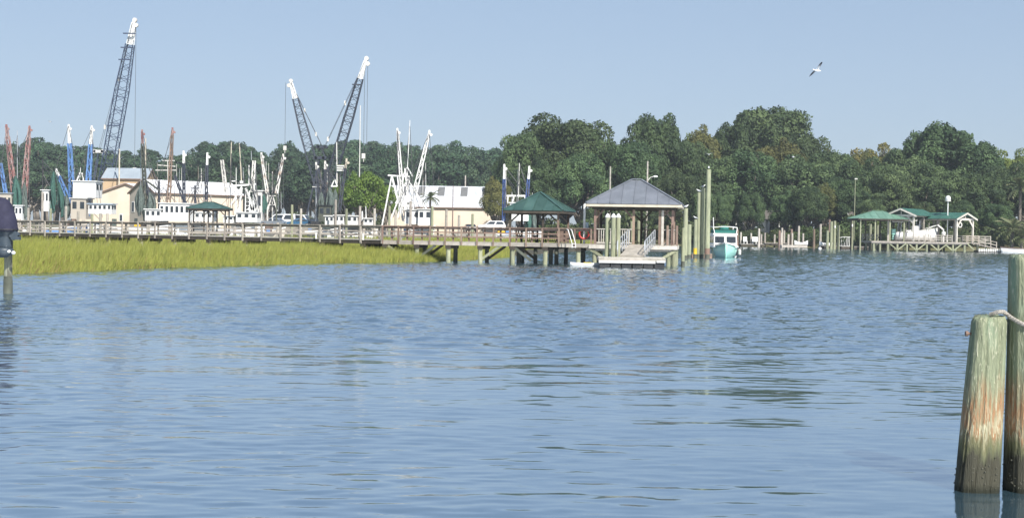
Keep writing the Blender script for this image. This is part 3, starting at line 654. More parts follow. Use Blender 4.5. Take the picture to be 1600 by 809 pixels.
# white lamp post, swim ladder, pipe rail on the pier end
lp = X(912.8, 89.6, ZD)
t = thing('dock_lamp', lp, 'white square lamp post with hooked lamp beside the gazebo', 'lamp post')
zt = W(912.8, 319, 89.6).z
part('post', MB().box((lp.x, lp.y, (ZD + zt) / 2), (0.13, 0.13, zt - ZD)), WHITE, t)
part('lamp_arm', MB().path([Vector((lp.x, lp.y, zt)), Vector((lp.x + .12, lp.y - .03, zt + .02)), Vector((lp.x + .22, lp.y - .05, zt - .12))], 0.04), WHITE, t)
part('lamp_shade', MB().lathe((lp.x + .22, lp.y - .05, zt - .28), [(0.1, 0), (0.06, 0.16)], 10), WHITE, t)
part('meter_box', MB().box((lp.x + .17, lp.y - .02, ZD + 1.15), (0.18, 0.12, 0.42)), M('pale_blue_box', (0.35, 0.45, 0.5), None, 3, 0.5), t)
for px in (889, ):
    q = X(px, 87.9, ZD)
    t = thing('swim_ladder', q, 'white bent tube ladder hooked over the brown pier edge', 'ladder')
    for s_ in (0, 0.22):
        part('side_tube', MB().path([q + Vector((s_ - .12, 0.3, 0.9)), q + Vector((s_ - .05, .05, 0.86)), q + Vector((s_ + .02, -.12, 0.6)), q + Vector((s_ + .2, -.2, 0.0)), q + Vector((s_ + .2, -.2, -0.25))], 0.028), WHITE, t)
    for k in range(2): part('rung', MB().tube(q + Vector((0.2, -.2, 0.0 - .2 * k)), q + Vector((0.42, -.2, 0.0 - .2 * k)), 0.02), WHITE, t)
lr = X(912.5, 89.2, ZD + 0.62)
t = thing('life_ring', lr, 'red life ring hung on the pier rail under the white lamp post', 'life ring')
mb = MB(); pts_ = [lr + Vector((0.3 * math.cos(a), -0.02, 0.3 * math.sin(a))) for a in [2 * math.pi * k / 16 for k in range(17)]]
part('ring', mb.path(pts_, 0.06, 8), REDPL, t)
part('hanger', MB().box(lr + Vector((0, 0.05, 0.0)), (0.06, 0.04, 0.7)), WHITE, t)

# ------------------------------------------------------------------ hull and house helpers
def loft_hull(fr, L_, beam, zs, zb, draft, n_=14, full=3.0, tr=0.85):
    """stern at v=0, bow at v=L_; returns hull, sheer line"""
    mb = MB(); sh = []
    for i in range(n_ + 1):
        t_ = i / n_; hb = beam / 2 * max(0.015, (tr + (1 - tr) * min(1, t_ * 3)) * (1 - max(0, t_) ** full))
        z = zs + (zb - zs) * t_ ** 2.0; v = t_ * L_
        fl = 0.80 - 0.35 * t_
        for u, zz, dv in ((0, -draft * (1 - t_ ** 4), -0.10), (hb * fl * 0.8, -0.15, -0.06), (hb * (fl + .12), 0.28 * z, -0.03), (hb, z, 0)):
            mb.v.append(fr(u, v + dv * L_ * t_ ** 3 * 1.2, zz))
        for u, zz, dv in ((-hb, z, 0), (-hb * (fl + .12), 0.28 * z, -0.03), (-hb * fl * 0.8, -0.15, -0.06)):
            mb.v.append(fr(u, v + dv * L_ * t_ ** 3 * 1.2, zz))
        sh.append((fr(hb, v, z), fr(-hb, v, z)))
    for i in range(n_):
        for j in range(7):
            mb.f.append((i * 7 + j, i * 7 + (j + 1) % 7, (i + 1) * 7 + (j + 1) % 7, (i + 1) * 7 + j))
    mb.f += [tuple(range(6, -1, -1)), tuple(n_ * 7 + j for j in range(7))]
    return mb, sh
def rub_rail(parent, sh, mat, w=0.1, h=0.1):
    for s_ in (0, 1):
        mb = MB()
        for a, b_ in zip(sh[:-1], sh[1:]): mb.bar(a[s_] + Vector((0, 0, .02)), b_[s_] + Vector((0, 0, .02)), w, h)
        part('gunwale', mb, mat, parent)
def cabin(parent, fr, u0, u1, v0, v1, z0, z1, mat, wins_u=0, wins_v=0, roofm=None, wz=(0.45, 0.85), ov=0.15, name='wheelhouse', wf=0.62, th=0.1, rake=0.0):
    """box cabin on a frame; windows on its v0 face (wins_u) and both u faces (wins_v)"""
    c = MB().add([fr(u0, v0, z0), fr(u1, v0, z0), fr(u1, v1, z0), fr(u0, v1, z0), fr(u0 + .03, v0 + rake, z1), fr(u1 - .03, v0 + rake, z1), fr(u1 - .03, v1, z1), fr(u0 + .03, v1, z1)],
                 [(3, 2, 1, 0), (4, 5, 6, 7), (0, 1, 5, 4), (1, 2, 6, 5), (2, 3, 7, 6), (3, 0, 4, 7)])
    o = part(name, c, mat, parent)
    H = z1 - z0; za, zb = z0 + H * wz[0], z0 + H * wz[1]
    for k in range(wins_u):
        s_ = (u1 - u0) / wins_u; uc = u0 + s_ * (k + .5); hw = s_ * wf / 2
        d0, d1 = v0 + rake * wz[0] - 0.02, v0 + rake * wz[1] - 0.02
        w = part('window', MB().poly([fr(uc - hw, d0, za), fr(uc + hw, d0, za), fr(uc + hw, d1, zb), fr(uc - hw, d1, zb)], fr.w * 0.03), GLASS, o)
    for k in range(wins_v):
        s_ = (v1 - v0) / wins_v; vc = v0 + s_ * (k + .5); hw = s_ * wf / 2
        for u in (u0 - 0.015, u1 + 0.015):
            part('window', MB().poly([fr(u, vc - hw, za), fr(u, vc + hw, za), fr(u, vc + hw, zb), fr(u, vc - hw, zb)], fr.u * (0.03 if u < 0 else -0.03)), GLASS, o)
    if roofm: part('roof', MB().box(fr((u0 + u1) / 2, (v0 + v1) / 2 + rake / 2, z1 + th / 2), (u1 - u0 + 2 * ov, v1 - v0 + 2 * ov - abs(rake), th), fr.a), roofm, o)
    return o

# ------------------------------------------------------------------ teal cabin boat, bow to the creek
bf = Fr(X(1133, 128.5, 0), R(172))
t = thing('cabin_boat', bf(0, 3.5, 0), 'sea-green cabin boat with white trim moored bow-out beside the tallest pile', 'boat')
mb, sh = loft_hull(bf, 7.4, 2.35, 0.85, 1.30, 0.4, 16, 3.4)
part('hull', mb, TEALPAINT, t, True); rub_rail(t, sh, WHITE, 0.10, 0.12)
part('stem_trim', MB().bar(bf(0, 7.43, 1.3), bf(0, 6.55, 0.0), 0.07, 0.09), WHITE, t)
part('boot_stripe', MB().bar(bf(-1.04, 0.2, 0.07), bf(-0.86, 4.8, 0.07), 0.05, 0.1), WHITE, t)
part('deck', MB().poly([bf(-1.0, 0.1, 0.86), bf(1.0, 0.1, 0.86), bf(1.08, 3.5, 0.95), bf(0.5, 6.3, 1.1), bf(-0.5, 6.3, 1.1), bf(-1.08, 3.5, 0.95)], (0, 0, 0.05)), OFFWHITE, t)
cf = Fr(bf(0, 5.0), 0)
cabin(t, cf, -1.02, 1.02, 0, 3.0, 0.9, 2.02, WHITE, 2, 3, WHITE, (0.36, 0.86), 0.06, 'wheelhouse', 0.8, 0.12, 0.2)
ft = thing  # noqa
part('bridge_panel', MB().box(cf(0, 0.5, 2.30), (1.9, 0.06, 0.34)), TEALDARK, t)
for s_ in (-1, 1):
    part('bridge_panel', MB().box(cf(s_ * 0.95, 1.4, 2.30), (0.06, 1.7, 0.34)), TEALDARK, t)
    part('bridge_rail', MB().path([cf(s_ * 1.05, 2.6, 2.1), cf(s_ * 1.05, 2.6, 2.75), cf(s_ * 1.05, 0.3, 2.65), cf(s_ * 0.95, 0.1, 2.12)], 0.035), WHITE, t)
part('bridge_rail', MB().path([cf(-1.05, 0.3, 2.65), cf(-0.4, 0.2, 2.72), cf(0.4, 0.2, 2.72), cf(1.05, 0.3, 2.65)], 0.035), WHITE, t)
part('helm_cover', MB().lathe(cf(0, 0.9, 2.1), [(0.36, 0), (0.38, 0.35), (0.28, 0.65), (0.1, 0.72)], 10, sx=1.2), TEALDARK, t)
part('mast', MB().tube(cf(-0.8, 1.8, 2.1), cf(-0.86, 1.8, 3.55), 0.04), WHITE, t)
for v, s_ in ((1.5, -1), (3.6, -1), (2.6, 1)): part('fender', MB().lathe(bf(s_ * 1.28, v, .25), [(.03, 0), (.11, .06), (.12, .42), (.05, .5)], 10), OFFWHITE, t)
rl = [bf(.2, 7.0, 1.35), bf(.55, 6.6, 1.15), X(1106.5, 118.9, 1.15), X(1105.5, 118.9, 1.2)]
for s_ in (-1, 1): part('window_wiper', MB().bar(cf(s_ * .5, -.02, 1.32), cf(s_ * .72, .1, 1.8), .025, .025), BLACK, t)
single('mooring_line', MB().path(rl, .025, 5), ROPE, rl[0], 'slack rope from the sea-green boat bow to the tallest pile', 'rope')
for s_ in (-1, 1): part('bow_light', MB().box(bf(s_ * 0.75, 4.9, 1.15), (0.12, 0.1, 0.08)), OFFWHITE, t)

# ------------------------------------------------------------------ near mooring piles with rope
def pile_material():
    mt = bpy.data.materials.new('weathered_mooring_pile'); mt.use_nodes = True
    N, L = mt.node_tree.nodes, mt.node_tree.links; b = N['Principled BSDF']; b.inputs['Roughness'].default_value = 0.85; b.inputs['Specular IOR Level'].default_value = 0.25
    tc = N.new('ShaderNodeTexCoord'); sp = N.new('ShaderNodeSeparateXYZ'); L.new(tc.outputs['Object'], sp.inputs[0])
    def noise(scale, st, det=6, dist=0.0):
        mp = N.new('ShaderNodeMapping'); mp.inputs['Scale'].default_value = st; nz = N.new('ShaderNodeTexNoise'); nz.inputs['Scale'].default_value = scale; nz.inputs['Detail'].default_value = det; nz.inputs['Distortion'].default_value = dist
        L.new(tc.outputs['Object'], mp.inputs[0]); L.new(mp.outputs[0], nz.inputs['Vector']); return nz.outputs[0]
    def rng(s_, a, b2, c=0.0, d=1.0):
        r_ = N.new('ShaderNodeMapRange'); r_.inputs[1].default_value, r_.inputs[2].default_value, r_.inputs[3].default_value, r_.inputs[4].default_value = a, b2, c, d; L.new(s_, r_.inputs[0]); return r_.outputs[0]
    def mth(op, a, b2):
        m_ = N.new('ShaderNodeMath'); m_.operation = op
        for i, q in enumerate((a, b2)):
            if isinstance(q, (int, float)): m_.inputs[i].default_value = q
            else: L.new(q, m_.inputs[i])
        return m_.outputs[0]
    def mix(f, a, b2):
        x = N.new('ShaderNodeMix'); x.data_type = 'RGBA'; L.new(f, x.inputs[0])
        for i, q in ((6, a), (7, b2)):
            if isinstance(q, tuple): x.inputs[i].default_value = (*q, 1)
            else: L.new(q, x.inputs[i])
        return x.outputs[2]
    grain = noise(7, (9, 9, 0.7)); streak = noise(13, (3, 3, 0.55), 4, 1.6); big = noise(2.2, (3, 3, 0.8)); fine = noise(60, (2, 2, .35), 3)
    zz = mth('ADD', sp.outputs[2], mth('MULTIPLY', mth('SUBTRACT', noise(4, (3, 3, 0.6)), 0.5), 0.55))
    c = mix(rng(grain, 0.3, 0.7), (0.27, 0.295, 0.19), (0.165, 0.185, 0.12))
    c = mix(mth('MULTIPLY', rng(big, 0.5, 0.68), 0.6), c, (0.22, 0.33, 0.23))
    c = mix(mth('MULTIPLY', rng(streak, 0.57, 0.66), 0.75), c, (0.43, 0.43, 0.31))
    rust = mth('MULTIPLY', rng(zz, 0.34, 0.5), rng(zz, 0.98, 0.72)); rust = mth('MULTIPLY', rust, rng(grain, 0.38, 0.56, 0.25, 1.0))
    c = mix(mth('MULTIPLY', rust, 0.95), c, (0.32, 0.175, 0.09))
    lowp = mth('MULTIPLY', mth('MULTIPLY', rng(zz, 0.30, 0.42), rng(zz, 0.72, 0.52)), rng(streak, 0.47, 0.56)); c = mix(lowp, c, (0.44, 0.41, 0.28))
    c = mix(mth('MULTIPLY', rng(zz, 0.52, 0.40), 0.8), c, (0.10, 0.10, 0.045))
    c = mix(rng(zz, 0.38, 0.28), c, (0.058, 0.056, 0.040)); c = mix(rng(sp.outputs[2], 0.08, 0.02), c, (0.022, 0.024, 0.016)); L.new(c, b.inputs['Base Color'])
    bp = N.new('ShaderNodeBump'); bp.inputs['Strength'].default_value = 0.9; bp.inputs['Distance'].default_value = 0.012
    L.new(mth('ADD', mth('ADD', streak, grain), mth('MULTIPLY', fine, 0.5)), bp.inputs['Height']); L.new(bp.outputs[0], b.inputs['Normal'])
    return mt
NEARPILE = pile_material(); BARNACLE = M('barnacle_crust', (0.12, 0.117, 0.09), (0.07, 0.07, 0.052), 30, 0.9)
def near_pile(bot, top, r0, r1, label, seed):
    rg_ = random.Random(seed); mb = MB(); n_, m_ = 88, 60
    gro = [rg_.uniform(-0.005, 0.005) for _ in range(n_)]
    cracks = [(rg_.randrange(n_), rg_.uniform(.1, .9), rg_.uniform(.08, .4), rg_.uniform(.012, .03)) for _ in range(26)]
    ph = [rg_.uniform(0, 6) for _ in range(4)]
    axis = top - bot
    for i in range(m_ + 1):
        s_ = i / m_; c = bot + axis * s_
        for k in range(n_):
            a = 2 * math.pi * k / n_
            r = r0 + (r1 - r0) * s_ + gro[k] * (0.6 + 0.4 * math.sin(9 * s_ + k)) + 0.006 * math.sin(2 * a + ph[0] + 3 * s_) + 0.005 * math.sin(3 * a + ph[1])
            r *= (abs(math.cos(a)) ** 2.7 + abs(math.sin(a)) ** 2.7) ** (-1 / 2.7) * .965
            for ck, cs, cl_, cd in cracks:
                if k == (ck + int(3 * math.sin(s_ * 6 + ck))) % n_ and abs(s_ - cs) < cl_: r -= cd * (1 - abs(s_ - cs) / cl_) ** .5
            if i == m_: r -= 0.010 + rg_.uniform(0, .012)
            mb.v.append(c + Vector((r * math.cos(a), r * math.sin(a), (0.012 * math.cos(a + ph[2]) + 0.006 * rg_.uniform(-1, 1)) if i == m_ else 0)))
    for i in range(m_):
        for k in range(n_): mb.f.append((i * n_ + k, i * n_ + (k + 1) % n_, (i + 1) * n_ + (k + 1) % n_, (i + 1) * n_ + k))
    mb.v.append(top.copy()); ci = len(mb.v) - 1
    for k in range(n_): mb.f.append((m_ * n_ + k, m_ * n_ + (k + 1) % n_, ci))
    b_ = bot.copy(); b_.z = 0
    t = thing('dock_piling', b_, label, 'piling', 'weathered pilings in the foreground water')
    part('shaft', mb, NEARPILE, t, True)
    mb = MB(); sl_ = axis / axis.z
    for k in range(170):                    # barnacle crust round the tide line
        z = abs(rg_.gauss(.12, .13)); a = rg_.uniform(0, 6.28); s_ = (z - bot.z) / axis.z; c = bot + axis * s_
        r = (r0 + (r1 - r0) * s_) * (abs(math.cos(a)) ** 2.7 + abs(math.sin(a)) ** 2.7) ** (-1 / 2.7) * .965; o_ = Vector((math.cos(a), math.sin(a), 0)); p = c + o_ * (r - .004); q = rg_.uniform(.003, .008)
        mb.tube(p, p + o_ * q * 1.1, q, q * .5, 6)
    part('barnacles', mb, BARNACLE, t, kind='stuff')
    return t
YN = 11.7
def deepen(b_, t_):
    d = (t_ - b_); return b_ - d * (1.2 / d.z)
b_, t_ = W(1525.5, 765, YN), W(1545, 494, YN)
lp_ = near_pile(deepen(b_, t_), t_, 0.225, 0.130, 'leaning weathered green piling with rust-orange band, sawn off lower than its neighbour', 4)
bb = W(1517, 521, YN)
part('bolt', MB().tube(bb + Vector((-0.035, 0.0, 0)), bb + Vector((0.1, 0.0, 0)), 0.012).tube(bb + Vector((-0.045, 0, 0)), bb + Vector((-0.025, 0, 0)), 0.022), RUSTTRIM, lp_)
b2, t2 = W(1607, 765, YN + .03), W(1612, 397, YN + .03)
near_pile(deepen(b2, t2), t2, 0.212, 0.188, 'taller upright weathered piling with rope round it beside the sawn-off one', 9)
cy = YN + .03; ctr = W(1610, 500, cy)
pts_ = [W(1547, 491.5, YN - .02), W(1553, 489.5, YN - .05), W(1560, 487, YN - .07), W(1568, 487, YN - .06)]
for k in range(0, 22):
    a = R(-172 + k * 15.5)
    p = Vector((ctr.x + 0.214 * math.cos(a), cy + 0.214 * math.sin(a), 0)); s_ = max(0, min(1, k / 6)); p.z = W(1575, 490, cy).z - 0.15 * s_ + (0.10 * max(0, (k - 10)) / 12)
    pts_.append(p)
mb = MB(); fine = []
for a, b_ in zip(pts_[:-1], pts_[1:]):
    for k in range(8): fine.append(a.lerp(b_, k / 8))
for st in range(3):
    tw = []
    for i, p in enumerate(fine):
        d = (fine[min(i + 1, len(fine) - 1)] - fine[max(i - 1, 0)]).normalized(); a = d.cross(Vector((0, 0, 1))).normalized(); b_ = a.cross(d); an = i * 0.55 + st * 2.094
        tw.append(p + a * (0.009 * math.cos(an)) + b_ * (0.009 * math.sin(an)))
    mb.path(tw, 0.0105, 6)
single('mooring_rope', mb, ROPE, pts_[0], 'grey twisted rope looped round the taller foreground piling', 'rope', smooth=True)

# ------------------------------------------------------------------ covered outboard on a lift post
YM = 42.0
pb = X(13.5, YM, 0)
t = thing('lift_post', pb, 'slim grey-green post in open water carrying the covered outboard motor', 'post')
part('shaft', MB().lathe(pb + Vector((0, 0, -1.0)), [(0.125, 0), (0.12, 1.0), (0.115, 2.0), (0.11, 3.4)], 14, 0.03), M('pale_weathered_post', (0.24, 0.25, 0.19), (0.10, 0.10, 0.075), 2, 0.85, st=(3, 3, 0.5), lo=0.42, hi=0.55), t)
part('tide_band', MB().lathe(pb + Vector((0, 0, -1.0)), [(0.135, 0), (0.135, 1.35), (0.12, 1.5)], 14, 0.04), DARKPILE, t)
mo = W(4, 360, YM - 0.42)
t = thing('outboard_motor', W(6, 398, YM - 0.42), 'outboard motor under a navy canvas cover at the marsh edge', 'motor')
mb = MB(); n_ = 20; rows_ = [(0.0, 0.44), (0.06, 0.455), (0.3, 0.44), (0.55, 0.40), (0.78, 0.34), (0.92, 0.25), (0.99, 0.10), (1.0, 0.02)]
for i, (z, r) in enumerate(rows_):
    for k in range(n_):
        a = 2 * math.pi * k / n_; rr = r * (1 + 0.035 * math.sin(5 * a + z * 4) * (1 - z) + 0.02 * math.sin(9 * a + 2))
        mb.v.append(mo + Vector((rr * math.cos(a) - 0.09 * z, 0.72 * rr * math.sin(a), z * 1.0 - 0.02)))
for i in range(len(rows_) - 1):
    for k in range(n_): mb.f.append((i * n_ + k, i * n_ + (k + 1) % n_, (i + 1) * n_ + (k + 1) % n_, (i + 1) * n_ + k))
mb.f += [tuple(range(n_ - 1, -1, -1)), tuple((len(rows_) - 1) * n_ + k for k in range(n_))]
cv = part('cover', mb, NAVYCANVAS, t, True)
part('hem_cord', MB().path([mo + Vector((0.465 * math.cos(a), 0.335 * math.sin(a), 0.03)) for a in [2 * math.pi * k / 20 for k in range(21)]], 0.014), BLACK, cv)
part('midsection', MB().lathe(mo + Vector((0.05, 0, -0.52)), [(0.24, 0), (0.2, 0.12), (0.19, 0.3), (0.25, 0.44), (0.30, 0.54)], 16, sy=0.7), MOTORGREY, t, True)
part('clamp_bracket', MB().box(mo + Vector((0.06, 0.24, -0.12)), (0.3, 0.36, 0.3)).box(mo + Vector((0.06, 0.30, -0.42)), (0.22, 0.2, 0.24)), BLACK, t)
part('tilt_handle', MB().bar(mo + Vector((0.26, -.05, -0.02)), mo + Vector((0.44, -.05, -0.20)), 0.14, 0.24).box(mo + Vector((0.42, -.05, -0.22)), (0.24, 0.16, 0.1)), MOTORGREY, t)
part('lower_cowl', MB().lathe(mo + Vector((0.0, 0, -0.80)), [(0.14, 0), (0.30, 0.12), (0.33, 0.24), (0.25, 0.30)], 16, sy=0.75), MOTORGREY, t, True)
for dx, dz in ((0.23, -0.66), (0.37, -0.70)): part('anode', MB().lathe(mo + Vector((dx, -0.12, dz)), [(0.03, 0), (0.06, 0.03), (0.06, 0.07), (0.03, 0.10)], 10), WHITE, t)

# ------------------------------------------------------------------ lattice work, wires
def lattice(mb, p, q, w0, w1, nb, rc, rl):
    p, q = Vector(p), Vector(q); d = (q - p).normalized(); a = d.cross(Vector((0, 1, 0))).normalized(); b_ = a.cross(d)
    def node(k, i, j):
        s_ = k / nb; w = (w0 + (w1 - w0) * s_) / 2; return p.lerp(q, s_) + a * (i * w) + b_ * (j * w)
    cs = ((-1, -1), (1, -1), (1, 1), (-1, 1))
    for i, j in cs: mb.bar(node(0, i, j), node(nb, i, j), rc, rc)
    for k in range(nb):
        for n_ in range(4):
            c0, c1 = cs[n_], cs[(n_ + 1) % 4]
            if (k + n_) % 2: c0, c1 = c1, c0
            mb.bar(node(k, *c0), node(k + 1, *c1), rl, rl)
            if k % 2 == 0: mb.bar(node(k, *c0), node(k, *c1), rl, rl)
    return mb
def wire(parent, a, b_, r=0.025, name='stay_wire', mat=WIRE):
    part(name, MB().tube(a, b_, r, r, 4), mat, parent)

# ------------------------------------------------------------------ cranes
def crane(base_px, tip, Y, w, mat, label, jibdir, pend, hoist, white=None, platforms=(), wbend=0.45):
    b0 = X(base_px[0], Y, 1.25); t = thing('lattice_crane', b0, label, 'crane', 'lattice boom cranes behind the harbour')
    foot = Vector((W(*base_px, Y).x, Y, 3.2)); tp = W(*tip, Y - 3)
    s1 = foot.lerp(tp, wbend + 0.2); s0 = foot.lerp(tp, 0.08); s2 = foot.lerp(tp, 0.88)
    part('boom', lattice(lattice(lattice(MB(), foot, s0, 0.7, w, 2, 0.18, 0.1), s0, s1, w, w, 17, 0.16, 0.08), s1, s2, w, w * 0.62, 8, 0.16, 0.08), mat, t)
    d = (tp - s2)
    tipo = part('boom_tip', lattice(MB(), s2, s2 + d * 0.9, w * 0.5, w * 0.3, 3, 0.15, 0.1).poly([s2 + Vector((-0.2, -0.5, 0)), s2 + Vector((0.22, -0.5, 0)), tp + Vector((0.22, -0.5, -0.4)), tp + Vector((-0.2, -0.5, 0.1))], (0, 0.08, 0)).poly([s2 + Vector((-0.2, 0.5, 0)), s2 + Vector((0.22, 0.5, 0)), tp + Vector((0.22, 0.5, -0.4)), tp + Vector((-0.2, 0.5, 0.1))], (0, 0.08, 0)), WHITE, t)
    for dx, dz in ((0.1, 0.05), (0.35 * jibdir, -1.0)):
        c = tp + Vector((dx, 0, dz)); part('sheave', MB().tube(c + Vector((0, -.3, 0)), c + Vector((0, .3, 0)), 0.45, 0.45, 14), OFFWHITE, tipo)
    for fx in platforms:
        c = foot.lerp(tp, fx); part('walk_board', MB().box(c + Vector((-0.2, -w / 2 - .1, 0)), (w * 1.05, 0.35, 0.22)), mat, t)
    # carrier
    part('upper_body', MB().box(b0 + Vector((-jibdir * 1.6, 0.3, 1.75)), (5.4, 3.0, 1.9)), CRANEBLACK, t)
    part('counterweight', MB().box(b0 + Vector((-jibdir * 4.8, 0.3, 1.7)), (1.0, 3.2, 1.6)), RUSTTRIM, t)
    cb = part('cab', MB().box(b0 + Vector((jibdir * 1.5, -1.2, 1.95)), (1.4, 1.1, 2.0)), mat, t)
    part('window', MB().box(b0 + Vector((jibdir * 1.5, -1.77, 2.35)), (1.1, 0.03, 0.8)), GLASS, cb)
    for s_ in (-1, 1):
        part('crawler_track', MB().poly([b0 + Vector((-3, s_ * 1.7, 0.25)), b0 + Vector((-2.6, s_ * 1.7, 0)), b0 + Vector((2.6, s_ * 1.7, 0)), b0 + Vector((3, s_ * 1.7, 0.25)), b0 + Vector((3, s_ * 1.7, 0.6)), b0 + Vector((2.6, s_ * 1.7, 0.85)), b0 + Vector((-2.6, s_ * 1.7, 0.85)), b0 + Vector((-3, s_ * 1.7, 0.6))], (0, 0.6 * s_, 0)), TYRE, t)
    gh = W(*pend, Y) if pend else b0 + Vector((-jibdir * 3, 0, 8))
    for s_ in (-.5, .5):
        part('gantry_leg', MB().bar(b0 + Vector((-jibdir * 2.5, s_, 2.5)), gh + Vector((0, s_, 0)), 0.18, 0.18), mat, t)
        wire(t, gh + Vector((0, s_, 0)), tp + Vector((-.2 * jibdir, s_, -.6)), 0.045, 'pendant_line')
    part('gantry_head', MB().box(gh + Vector((0, 0, -0.25)), (2.0, 1.6, 0.55)).tube(gh + Vector((-.9, -.8, -.25)), gh + Vector((-.9, .8, -.25)), 0.42, 0.42, 10).tube(gh + Vector((.9, -.8, -.25)), gh + Vector((.9, .8, -.25)), 0.42, 0.42, 10), WHITE if white else mat, t)
    for fr_ in (0.18, 0.55):
        c = (gh + Vector((0, -.5, 0))).lerp(tp, fr_); part('line_clamp', MB().box(c, (0.35, 0.3, 0.9)), OFFWHITE, t)
    if hoist:
        for dx in hoist[2:]:
            wire(t, Vector((tp.x + dx, Y - 3, tp.z - 0.4)), Vector((tp.x + dx, Y - 3, W(hoist[0], hoist[1], Y - 3).z)), 0.04, 'hoist_line')
        zb = W(hoist[0], hoist[1], Y - 3).z
        part('hook_block', MB().box((tp.x + hoist[2], Y - 3, zb - 0.5), (0.7, 0.4, 1.0)).tube((tp.x + hoist[2], Y - 3, zb - 1.0), (tp.x + hoist[2], Y - 3, zb - 1.7), 0.12, 0.06), OFFWHITE, t)
crane((155, 330), (210, 32), 292, 2.35, CRANEBLUE, 'tallest dark blue lattice crane behind the cream warehouses', 1, (155, 235), (211, 262, 0.35), white=True, platforms=(0.80, 0.86, 0.93, 0.47))
crane((497, 330), (572, 92), 285, 1.75, CRANEBLACK, 'black lattice crane with white tip leaning over the harbour beside the leafy bright tree', 1, (500, 245), (572, 240, -.25, 0.35), platforms=(0.84,))
crane((514, 330), (454, 127), 325, 1.9, CRANEBLACK, 'shorter black lattice crane leaning the opposite way from the other two', -1, (503, 228), (446, 228, -1.1), platforms=())

